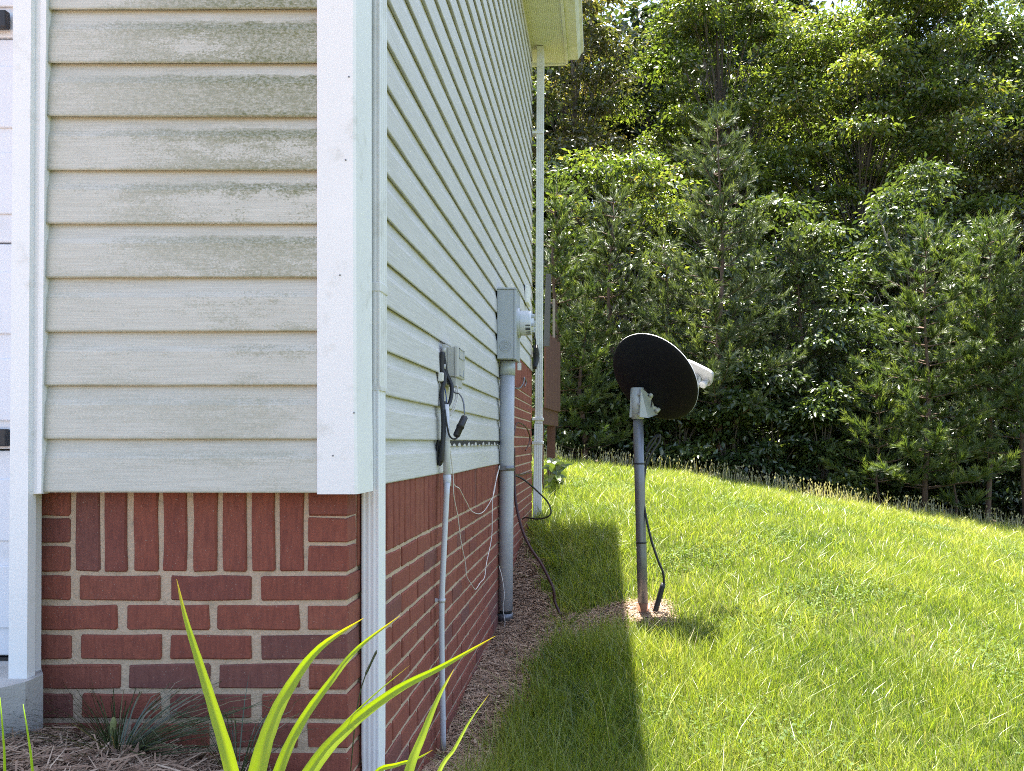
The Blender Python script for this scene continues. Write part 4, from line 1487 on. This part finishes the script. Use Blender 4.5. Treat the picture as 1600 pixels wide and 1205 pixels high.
def lf(uv, wpx, d0=FD, d1=FD, bu=None, stiff=.8):
    n = len(uv)
    vis = [at(u, v, d0 + (d1 - d0) * i / (n - 1)) for i, (u, v) in enumerate(uv)]
    g0 = gb(bu, d0)
    D = (vis[0] - g0).length
    m1 = (vis[1] - vis[0]).normalized() * D * stiff
    m0 = Vector((0, 0, 1)) * D
    pts = []
    for i in range(8):          # the part below the picture, from the crown of the plant up
        t = i / 8
        pts.append(g0 * (2 * t ** 3 - 3 * t ** 2 + 1) + m0 * (t ** 3 - 2 * t ** 2 + t) + vis[0] * (-2 * t ** 3 + 3 * t ** 2) + m1 * (t ** 3 - t ** 2))
    L_ = sum((a - b).length for a, b in zip(vis[:-1], vis[1:]))
    strap_leaf(lily, pts + vis, wpx * .70 * FD / F, M['strap'], vis=L_)


lf([(365, 1215), (335, 1110), (310, 1030), (290, 965), (276, 905)], 31, FD, .52, 420)
lf([(400, 1215), (425, 1130), (455, 1070), (500, 1012), (568, 966)], 40, FD, .54, 425)
lf([(432, 1215), (470, 1130), (520, 1060), (560, 1012), (625, 962)], 26, .51, .56, 432)
lf([(480, 1212), (545, 1135), (620, 1078), (690, 1042), (774, 994)], 33, FD, .58, 440)
lf([(636, 1215), (660, 1150), (685, 1090), (709, 1046)], 22, .49, .53, 590, .5)
lf([(586, 1210), (620, 1195), (650, 1186), (676, 1172)], 13, .5, .53, 560, .15)
lf([(684, 1210), (710, 1170), (735, 1125), (764, 1085)], 10, .5, .55, 650, .5)
lf([(470, 1215), (520, 1150), (580, 1090), (640, 1040)], 8, .53, .58, 450)
for (u0, v0, u1, v1) in ((0, 1090, 8, 1215), (36, 1100, 52, 1215)):
    d = .52
    a, b = at(u1, v1, d), at(u0, v0, d)
    Geo().tube([Vector((a.x + .02, d, zg)), a, a.lerp(b, .35) + Vector((.0006, 0, 0)), a.lerp(b, .7) + Vector((.0004, 0, 0)), b], [.0014, .0009, .0007, .0005, .0002], 5).build('stalk', M['strap'], lily)
# a dark seeding grass stem crossing the downspout
stem = Geo().tube(spline([at(540, 1300, 1.5), at(556, 1120, 1.5), at(572, 1052, 1.5), at(586, 1024, 1.5)], 5), [.0011] * 16, 5)
for i in range(9):
    p = at(571 + i * 1.8, 1056 - i * 3.8, 1.5)
    stem.lathe(p, (.3, 0, 1), [(0, .0005), (.006, .0028), (.012, .0005)], 6)
solo('seed_stem', stem, M['tuft'], 'dark seeding grass stem in front of the white downspout', 'grass stem')


def tuft(name, u, d, n, reach, hgt, label, cat='grass tuft', sq=1.0, w=.0045, mat='tuft'):
    x0 = (u - CU) * d / F
    z0 = float(ground_z(x0, d))
    r_ = thing(name, (x0, d, z0), label, cat, None)
    a = rng.uniform(0, 6.28, n)
    m_ = n // 4
    d_ = np.stack([np.cos(a) * .8, np.sin(a) * .45], 1)
    Vs, Fs, Rn, Fn = [], [], [], []
    off = 0
    for i in range(n):
        L_ = reach * rng.uniform(.35, 1.0)
        H_ = hgt * rng.uniform(.35, 1.0)
        c = []
        b = Vector((x0 + d_[i, 0] * .018, d + d_[i, 1] * .02, z0 - .01))
        for t in (0, .2, .42, .64, .84, 1.0):
            c.append(b + Vector((d_[i, 0] * L_ * t ** 1.15, d_[i, 1] * L_ * t ** 1.15, H_ * (1.75 * t - .85 * t * t * rng.uniform(.8, 1.25)))))
        s = Vector((-d_[i, 1], d_[i, 0], 0)).normalized() * .6 + Vector((0, 0, .4))
        rv = rng.uniform(0, .75) if rng.uniform() > .12 else .98
        for k_, p in enumerate(c):
            ww = w * .5 * (1 - (k_ / 5) ** 2 * .93)
            Vs += [tuple(p - s * ww), tuple(p + s * ww)]
            Rn += [rv, rv]
        for k_ in range(5):
            q0 = off + k_ * 2
            Fs += [q0, q0 + 1, q0 + 3, q0 + 2]
            Fn.append(4)
        off += 12
    np_mesh('blades', np.array(Vs), np.array(Fn), np.array(Fs), M[mat], r_, {'rnd': np.array(Rn)})
    return r_


tf = tuft('grass_tuft', 182, 1.80, 210, .50, .17, 'dark arching grass tuft with a seed spike against the front brick')
p = at(176, 1150, 1.76)
Geo().lathe(p, (.05, 0, 1), [(0, .002), (.008, .006), (.03, .0065), (.04, .003), (.042, .0001)], 10).build('seed_spike', M['seed'], tf)
tuft('grass_tuft', 370, 1.82, 46, .30, .26, 'thin dark grass tuft rising behind the bright strap leaves')
tuft('grass_tuft', 880, 4.55, 70, .22, .13, 'green grass tuft at the edge of the bare trench', w=.005, mat='grass')
tuft('grass_tuft', 842, 3.3, 46, .2, .08, 'low spreading weed on the straw beside the shaded lawn', w=.005, mat='grass')
tuft('grass_tuft', 1085, 4.05, 60, .2, .14, 'dark green tuft in the dish shadow on the lawn', w=.005, mat='grass')
for i, (u, d, lab) in enumerate(((858, 6.2, 'tall shaded grass clump by the foot of the far downspout'), (905, 5.9, 'tall shaded grass clump at the far end of the roof shadow'), (875, 5.5, 'tall shaded grass clump below the wide black cable loop'), (940, 5.7, 'tall grass clump at the corner of the roof shadow'))):
    tuft('grass_tuft', u, d, 90, .26, .22, lab, w=.006, mat='grass')

for i, (u, d, lab) in enumerate(((868, 4.1, 'small grass tuft on the straw nearer than the bare trench'), (822, 3.05, 'small grass tuft at the shaded lawn edge near the thin conduit foot'), (800, 2.75, 'ragged grass tuft nearest the camera on the straw strip'), (905, 4.75, 'grass tuft on the far side of the bare trench'), (858, 3.65, 'short grass tuft leaning over the straw midway along the wall'))):
    tuft('grass_tuft', u, d, 44, .15, .12, lab, w=.004, mat='grass')

# broad-leaved weed by the deck
wx, wy = at(868, 700, 8.0).x, 8.0
zg = float(ground_z(wx, wy))
weed = thing('broadleaf_weed', (wx, wy, zg), 'broad leaved weed beside the wall end below the deck', 'plant')
for i in range(26):
    a = random.uniform(0, 6.28)
    z1 = zg + random.uniform(.02, .34)
    L_ = random.uniform(.10, .20)
    b = Vector((wx + random.uniform(-.03, .03), wy, z1))
    e = Vector((math.cos(a), math.sin(a) * .8, random.uniform(-.2, .5)))
    strap_leaf(weed, [b, b + e * L_ * .5 + Vector((0, 0, .03)), b + e * L_], .085, M['leaf_bright'] if i % 3 else M['leaf_mid'], 'leaf', .2, False)
Geo().tube([(wx, wy, zg - .02), (wx + .01, wy, zg + .35)], [.012, .006], 8).build('stem', M['leaf_mid'], weed)


# ------------------------------------------------------------------ trees
def leaf_cloud(C, Rxyz, per, size, droop=.35, seed=1, shell=.55):
    """leaves spread through flattened clumps: returns vertices, rnd (4 vertices a leaf)"""
    g_ = np.random.default_rng(seed)
    n = len(C) * per
    c = np.repeat(C, per, 0)
    r = np.repeat(Rxyz, per, 0)
    u = unit(g_.normal(size=(n, 3)))
    u[:, 2] = np.where(u[:, 2] < -.25, -u[:, 2] * .6, u[:, 2])
    rad = g_.uniform(0, 1, n) ** shell
    p = c + u * rad[:, None] * r * (1 + .13 * g_.normal(size=(n, 1)))
    p[:, 2] -= droop * r[:, 2] * (np.hypot(u[:, 0], u[:, 1]) * rad) ** 2
    # leaf axis: outwards and hanging; normal: mostly up with wide scatter
    ax = np.stack([u[:, 0], u[:, 1], np.full(n, -.35)], 1) + g_.normal(0, .55, (n, 3))
    ax = unit(ax)
    nm = np.array([0, 0, 1.0]) + g_.normal(0, .62, (n, 3))
    nm = unit(nm - ax * np.sum(nm * ax, 1, keepdims=True))
    sd_ = np.cross(nm, ax)
    L_ = (size * g_.uniform(.6, 1.35, n))[:, None]
    W_ = L_ * g_.uniform(.20, .30, n)[:, None]
    V = np.stack([p, p + ax * L_ * .5 + sd_ * W_ + nm * W_ * .35, p + ax * L_ - nm * L_ * .08, p + ax * L_ * .5 - sd_ * W_ + nm * W_ * .35], 1).reshape(-1, 3)
    cl = np.repeat(g_.uniform(-.22, .22, len(C)), per)
    rn = np.clip(g_.beta(2, 2.4, n) + cl, 0, 1)
    return V, np.repeat(rn, 4)


def leaf_mesh(name, V, rn, mat, parent=None):
    k_ = len(V) // 4
    b = np.arange(k_)[:, None] * 4
    q_ = np.concatenate([b + [[0, 1, 2]], b + [[0, 2, 3]]], 1)
    return np_mesh(name, V, np.full(2 * k_, 3), q_.ravel(), mat, parent, {'rnd': rn})


def broadleaf(x, y, h, cr, cb, nclump, per, size, mat, label, seed, group='broadleaf trees behind the lawn', clump=(.55, 1.0), name='broadleaf_tree', cat='tree', bare=0, trunk_r=.16):
    r_ = random.Random(seed)
    z0 = float(ground_z(x, y))
    root = thing(name, (x, y, z0), label, cat, group)
    lean = Vector((r_.uniform(-.35, .35), r_.uniform(-.3, .1), 0))
    tp = []
    for i in range(8):
        t = i / 7
        tp.append(Vector((x, y, z0 - .15)) + lean * t * t * 2 + Vector((.09 * math.sin(t * 5 + seed), .07 * math.sin(t * 4 + seed * 2), h * .9 * t)))
    tg_ = Geo().tube(tp, [trunk_r * (1.25 if i == 0 else 1) * (1 - .88 * i / 7) for i in range(8)], 9)
    C, RR = [], []
    for i in range(nclump):
        t = (i + r_.random()) / nclump
        zc = cb + (h - cb) * t
        prof_ = math.sin(math.pi * min(1, max(.06, .16 + .80 * t))) ** .6
        a = r_.uniform(0, 6.283)
        rr = cr * prof_ * (r_.random() ** .45)
        c = Vector((x + lean.x * 2 * t * t + math.cos(a) * rr, y + lean.y * 2 * t * t + math.sin(a) * rr, z0 + zc))
        s = r_.uniform(*clump)
        C.append(tuple(c))
        RR.append((s * r_.uniform(.8, 1.3), s * r_.uniform(.8, 1.2), s * r_.uniform(.30, .55)))
        ti = min(6.9, max(1.0, 7 * (zc / h) * .8))
        k_ = int(ti)
        p0 = tp[k_].lerp(tp[min(7, k_ + 1)], ti - k_)
        if (c - p0).length > .4:
            m_ = p0.lerp(c, .5) + Vector((0, 0, .12 * (c - p0).length))
            br = max(.012, trunk_r * .32 * (1 - .8 * t))
            tg_.tube(spline([p0, m_, c], 3), [br * (1 - .8 * q_ / 6) for q_ in range(7)], 5, caps=False)
            for q_ in range(2):
                e = c + Vector((r_.uniform(-1, 1), r_.uniform(-1, 1), r_.uniform(-.3, .7))) * s * .9
                tg_.tube([m_.lerp(c, .6), c.lerp(e, .5), e], [br * .35, br * .25, .004], 4, caps=False)
    tg_.build('trunk', M['bark'], root)
    V, rn = leaf_cloud(np.array(C), np.array(RR), per, size, seed=seed)
    leaf_mesh('crown', V, rn, M[mat], root)
    if bare:
        for i in range(bare):
            g_ = Geo()
            a = r_.uniform(math.pi * 1.1, math.pi * 1.9)
            zc = z0 + h * r_.uniform(.25, .75)
            p0 = Vector((x + math.cos(a) * cr * .45, y + math.sin(a) * cr * .45, zc))
            e = p0 + Vector((math.cos(a) * r_.uniform(.6, 1.4), math.sin(a) * 1.0, r_.uniform(-.1, .8)))
            m_ = p0.lerp(e, .5) + Vector((r_.uniform(-.15, .15), 0, r_.uniform(-.1, .15)))
            g_.tube(spline([p0, m_, e], 3), [.022, .02, .018, .015, .012, .008, .004], 5, caps=False)
            for q_ in range(5):
                s0 = p0.lerp(e, .3 + .14 * q_)
                e2 = s0 + Vector((r_.uniform(-.5, .5), r_.uniform(-.3, .1), r_.uniform(-.15, .45)))
                g_.tube([s0, s0.lerp(e2, .55) + Vector((0, 0, .04)), e2], [.009, .006, .002], 4, caps=False)
            g_.build('dead_branch', M['bark_pale'], root)
    return root


def px(u, d):
    return (u - CU) * d / F


G1 = 'broadleaf trees behind the lawn'
broadleaf(px(770, 18), 18, 8.8, 2.3, .8, 62, 260, .125, 'leaf_mid', 'leafy tree half hidden behind the end of the house', 11)
broadleaf(px(900, 19.5), 19.5, 12.0, 2.1, .9, 95, 320, .12, 'leaf_olive', 'olive tinged broadleaf tree just right of the gutter end', 12, bare=3, clump=(.45, .85))
broadleaf(px(985, 16.0), 16.0, 6.3, 1.7, .6, 58, 270, .115, 'leaf_bright', 'young bright broadleaf tree straight above the satellite dish', 13, clump=(.45, .8), trunk_r=.09)
broadleaf(px(1150, 20.6), 20.6, 14.0, 3.0, .9, 165, 430, .125, 'leaf_bright', 'tall sunlit broadleaf tree rising behind the big middle pine', 14, bare=3)
broadleaf(px(1330, 20.2), 20.2, 13.0, 3.1, .9, 170, 430, .125, 'leaf_bright', 'tall bright broadleaf tree with bare twigs between the pines', 15, bare=7)
broadleaf(px(1480, 20.8), 20.8, 13.5, 2.9, .9, 130, 400, .125, 'leaf_mid', 'dark broadleaf tree standing behind the pair of right pines', 16, bare=4)
broadleaf(px(1610, 19), 19, 9.5, 2.4, .8, 90, 290, .13, 'leaf_olive', 'yellowing broadleaf tree cut off by the right picture edge', 17)
broadleaf(px(1250, 15.2), 15.2, 5.4, 1.7, .4, 56, 260, .115, 'leaf_mid', 'low broadleaf tree in the gap right of the dish feed', 18, clump=(.4, .75), trunk_r=.08)
broadleaf(px(1420, 15.6), 15.6, 6.6, 1.5, .8, 46, 260, .115, 'leaf_mid', 'slim broadleaf tree directly behind the tallest right pine', 19, clump=(.4, .75), trunk_r=.08, bare=3)


def shrub(u, d, h, w, per, mat, label, seed):
    r_ = random.Random(seed)
    x = px(u, d)
    z0 = float(ground_z(x, d))
    root = thing('shrub', (x, d, z0), label, 'shrub', 'undergrowth shrubs under the trees')
    C, RR = [], []
    g_ = Geo()
    for i in range(26):
        t = r_.random()
        a = r_.uniform(0, 6.283)
        rr = w * math.sqrt(r_.random()) * (1 - .45 * t)
        c = (x + math.cos(a) * rr, d + math.sin(a) * rr * .8, z0 + .12 + h * t)
        C.append(c)
        s = r_.uniform(.22, .42)
        RR.append((s, s, s * .65))
        if i % 2 == 0:
            g_.tube(spline([(x + math.cos(a) * .1, d, z0 - .05), (x + math.cos(a) * rr * .4, d + math.sin(a) * rr * .3, z0 + h * t * .6), c], 3), [.02, .018, .016, .013, .01, .008, .004], 5, caps=False)
    g_.build('stems', M['bark'], root)
    V, rn = leaf_cloud(np.array(C), np.array(RR), per, .11, seed=seed)
    leaf_mesh('foliage', V, rn, M[mat], root)


for i, (u, d, h, w, mat, lab) in enumerate((
        (905, 13.4, 1.5, .9, 'leaf_mid', 'mid green shrub below the left pines next to the deck'),
        (980, 13.6, 1.8, .9, 'leaf_dark', 'dark shrub seen just left of the dish mast'),
        (1060, 13.5, 1.7, .9, 'leaf_mid', 'mid green shrub filling the space under the dish rim'),
        (1140, 13.3, 1.9, .9, 'leaf_mid', 'mid green shrub at the foot of the big middle pine'),
        (1210, 13.4, 2.0, .9, 'leaf_dark', 'dark drooping shrub right of the big middle pine'),
        (1285, 13.2, 1.7, .8, 'leaf_mid', 'mid green shrub on the lawn edge left of the tallest right pine'),
        (1360, 13.6, 1.9, .9, 'leaf_mid', 'mid green shrub under the tallest right pine'),
        (1450, 14.2, 1.6, .9, 'leaf_dark', 'dark shrub in the hollow between the right pines'),
        (1540, 14.0, 1.7, .9, 'leaf_dark', 'dark shrub beneath the narrow right pine'),
        (1630, 13.8, 1.6, .9, 'leaf_dark', 'dark shrub at the right picture edge'))):
    shrub(u, d, h, w, 210, mat, lab, 40 + i)


def pine(u, d, h, bl, label, seed, mat='needle', first=.25, density=1.0, trunk_r=.06, vbase=None):
    g_ = np.random.default_rng(seed)
    x = px(u, d)
    z0 = float(ground_z(x, d))
    root = thing('pine_tree', (x, d, z0), label, 'pine tree', 'young pines along the lawn edge')
    tr = Geo()
    bend = [Vector((x + .05 * math.sin(i * 1.1 + seed), d + .04 * math.sin(i + seed), z0 - .1 + (h + .1) * i / 8)) for i in range(9)]
    tr.tube(bend, [trunk_r * (1 - .93 * i / 8) for i in range(9)], 8)

    def tpos(t):
        f = min(7.999, t * 8)
        i = int(f)
        return bend[i].lerp(bend[i + 1], f - i)
    tw, td, tl = [], [], []
    nw = int(h / .30)
    for k_ in range(nw):
        t = first + (1 - first) * (k_ + .5) / nw
        nb_ = int(g_.integers(4, 7))
        a0 = g_.uniform(0, 6.28)
        for b in range(nb_):
            a = a0 + b * 6.283 / nb_ + g_.normal(0, .25)
            L_ = bl * (1 - ((t - first) / (1 - first))) ** .75 * g_.uniform(.55, 1.1) + .16
            p0 = tpos(min(.995, t + g_.normal(0, .006)))
            up_ = .30 + .55 * t + g_.normal(0, .12)
            e = p0 + Vector((math.cos(a) * L_, math.sin(a) * L_, L_ * up_ * .55))
            m_ = p0.lerp(e, .55) + Vector((0, 0, -.06 * L_))
            tr.tube([p0, m_, e], [.008 + .004 * L_, .006, .003], 4, caps=False)
            npc = max(2, int(L_ / .10))
            for s in range(npc):
                f = .14 + .86 * (s + g_.uniform(0, 1)) / npc
                q_ = p0.lerp(m_, f * 2) if f < .5 else m_.lerp(e, (f - .5) * 2)
                for _ in range(2):
                    dv_ = Vector((math.cos(a) * .5 + g_.normal(0, .5), math.sin(a) * .5 + g_.normal(0, .5), .55 + g_.normal(0, .3))).normalized()
                    tw.append(tuple(q_))
                    td.append(tuple(dv_))
                    tl.append(g_.uniform(.10, .22))
            tw.append(tuple(m_.lerp(e, .9)))
            td.append(tuple((e - m_).normalized() + Vector((0, 0, .5))))
            tl.append(g_.uniform(.18, .28))
    tw.append(tuple(tpos(.97)))
    td.append((0, 0, 1))
    tl.append(.35)
    tr.build('trunk', M['bark_pine'], root)
    tw, td, tl = np.array(tw), unit(np.array(td)), np.array(tl)
    # dead lower twigs
    per = int(44 * density)
    n = len(tw) * per
    b = np.repeat(tw, per, 0)
    dd = np.repeat(td, per, 0)
    ll = np.repeat(tl, per)
    f = g_.uniform(0, 1, n)
    p = b + dd * (f * ll)[:, None]
    rd = unit(g_.normal(size=(n, 3)))
    nd = unit(dd * 1.05 + rd * .55)
    L_ = g_.uniform(.07, .13, n)[:, None]
    sd_ = unit(np.cross(nd, g_.normal(size=(n, 3)))) * .0055
    V = np.stack([p - sd_, p + sd_, p + nd * L_], 1).reshape(-1, 3)
    q_ = np.arange(3 * n)
    rn = np.clip(np.repeat(g_.uniform(.1, .8, len(tw)), per) + .30 * (f - .5) + g_.normal(0, .12, n), 0, 1)
    np_mesh('crown', V, np.full(n, 3), q_, M[mat], root, {'rnd': np.repeat(rn, 3)})
    return root


pine(868, 12.9, 4.4, 1.0, 'left pine with long needles beside the far downspout', 61, first=.10)
pine(955, 13.6, 4.6, 1.0, 'feathery pine just left of the satellite dish top', 62, 'needle_grey', first=.12)
pine(910, 13.0, 2.4, .75, 'short pine beside the deck, under the left pines', 63, first=.05)
pine(1040, 14.0, 4.0, .95, 'grey green pine showing directly behind the dish', 64, 'needle_grey', first=.15, density=.6)
pine(1125, 13.4, 6.0, 1.5, 'big middle pine standing tallest to the right of the dish', 65, 'needle_grey', first=.16, trunk_r=.075)
pine(1250, 14.3, 4.6, .8, 'slender pine in the gap behind the low broadleaf tree', 66, 'needle_grey', first=.3, density=.6)
pine(1448, 12.9, 4.6, 1.45, 'tallest right pine with bright spiky shoots', 67, first=.08, density=1.35, trunk_r=.055)
pine(1545, 13.1, 4.9, .75, 'narrow right pine with bare lower trunk', 68, first=.36, trunk_r=.05)
pine(1492, 12.8, 1.45, .38, 'tiny pine between the two right pines', 69, first=.08, trunk_r=.025)
pine(1600, 12.9, 3.9, .95, 'pine cut by the right picture edge', 70, first=.25)
pine(1372, 12.8, 1.9, .75, 'low pine bough at the lawn edge, left of the tallest right pine', 71, first=.2, trunk_r=.03)

# the wood behind: one mass
g_ = np.random.default_rng(5)
C, RR = [], []
tk = Geo()
for i in range(60):
    row = i % 3
    x = -7 + (i // 3) * 1.45 + g_.uniform(-.7, .7)
    y = 25.5 + row * 3.0 + g_.uniform(-.8, .8)
    h = g_.uniform(15, 19) * (.82 if x < 1.6 else 1.0)
    z0 = float(ground_z(x, y))
    tk.tube([(x, y, z0 - .2), (x + g_.uniform(-.3, .3), y, z0 + h * .5), (x + g_.uniform(-.5, .5), y, z0 + h * .93)], [.19, .13, .03], 7)
    for k_ in range(46):
        t = (k_ + g_.uniform()) / 46
        a = g_.uniform(0, 6.28)
        rr = 2.3 * math.sin(math.pi * min(.95, .15 + .8 * t)) * g_.uniform() ** .5
        C.append((x + math.cos(a) * rr, y + math.sin(a) * rr, z0 + .3 + h * t))
        s = g_.uniform(.6, 1.05)
        RR.append((s, s, s * .6))
V, rn = leaf_cloud(np.array(C), np.array(RR), 54, .38, seed=99)
wood = leaf_mesh('woodland', V, rn, M['leaf_dark'], None)
tag(wood, 'dense dark wood filling the background behind the nearer trees', 'woodland', None, 'stuff')
tk.build('trunks', M['bark'], wood)
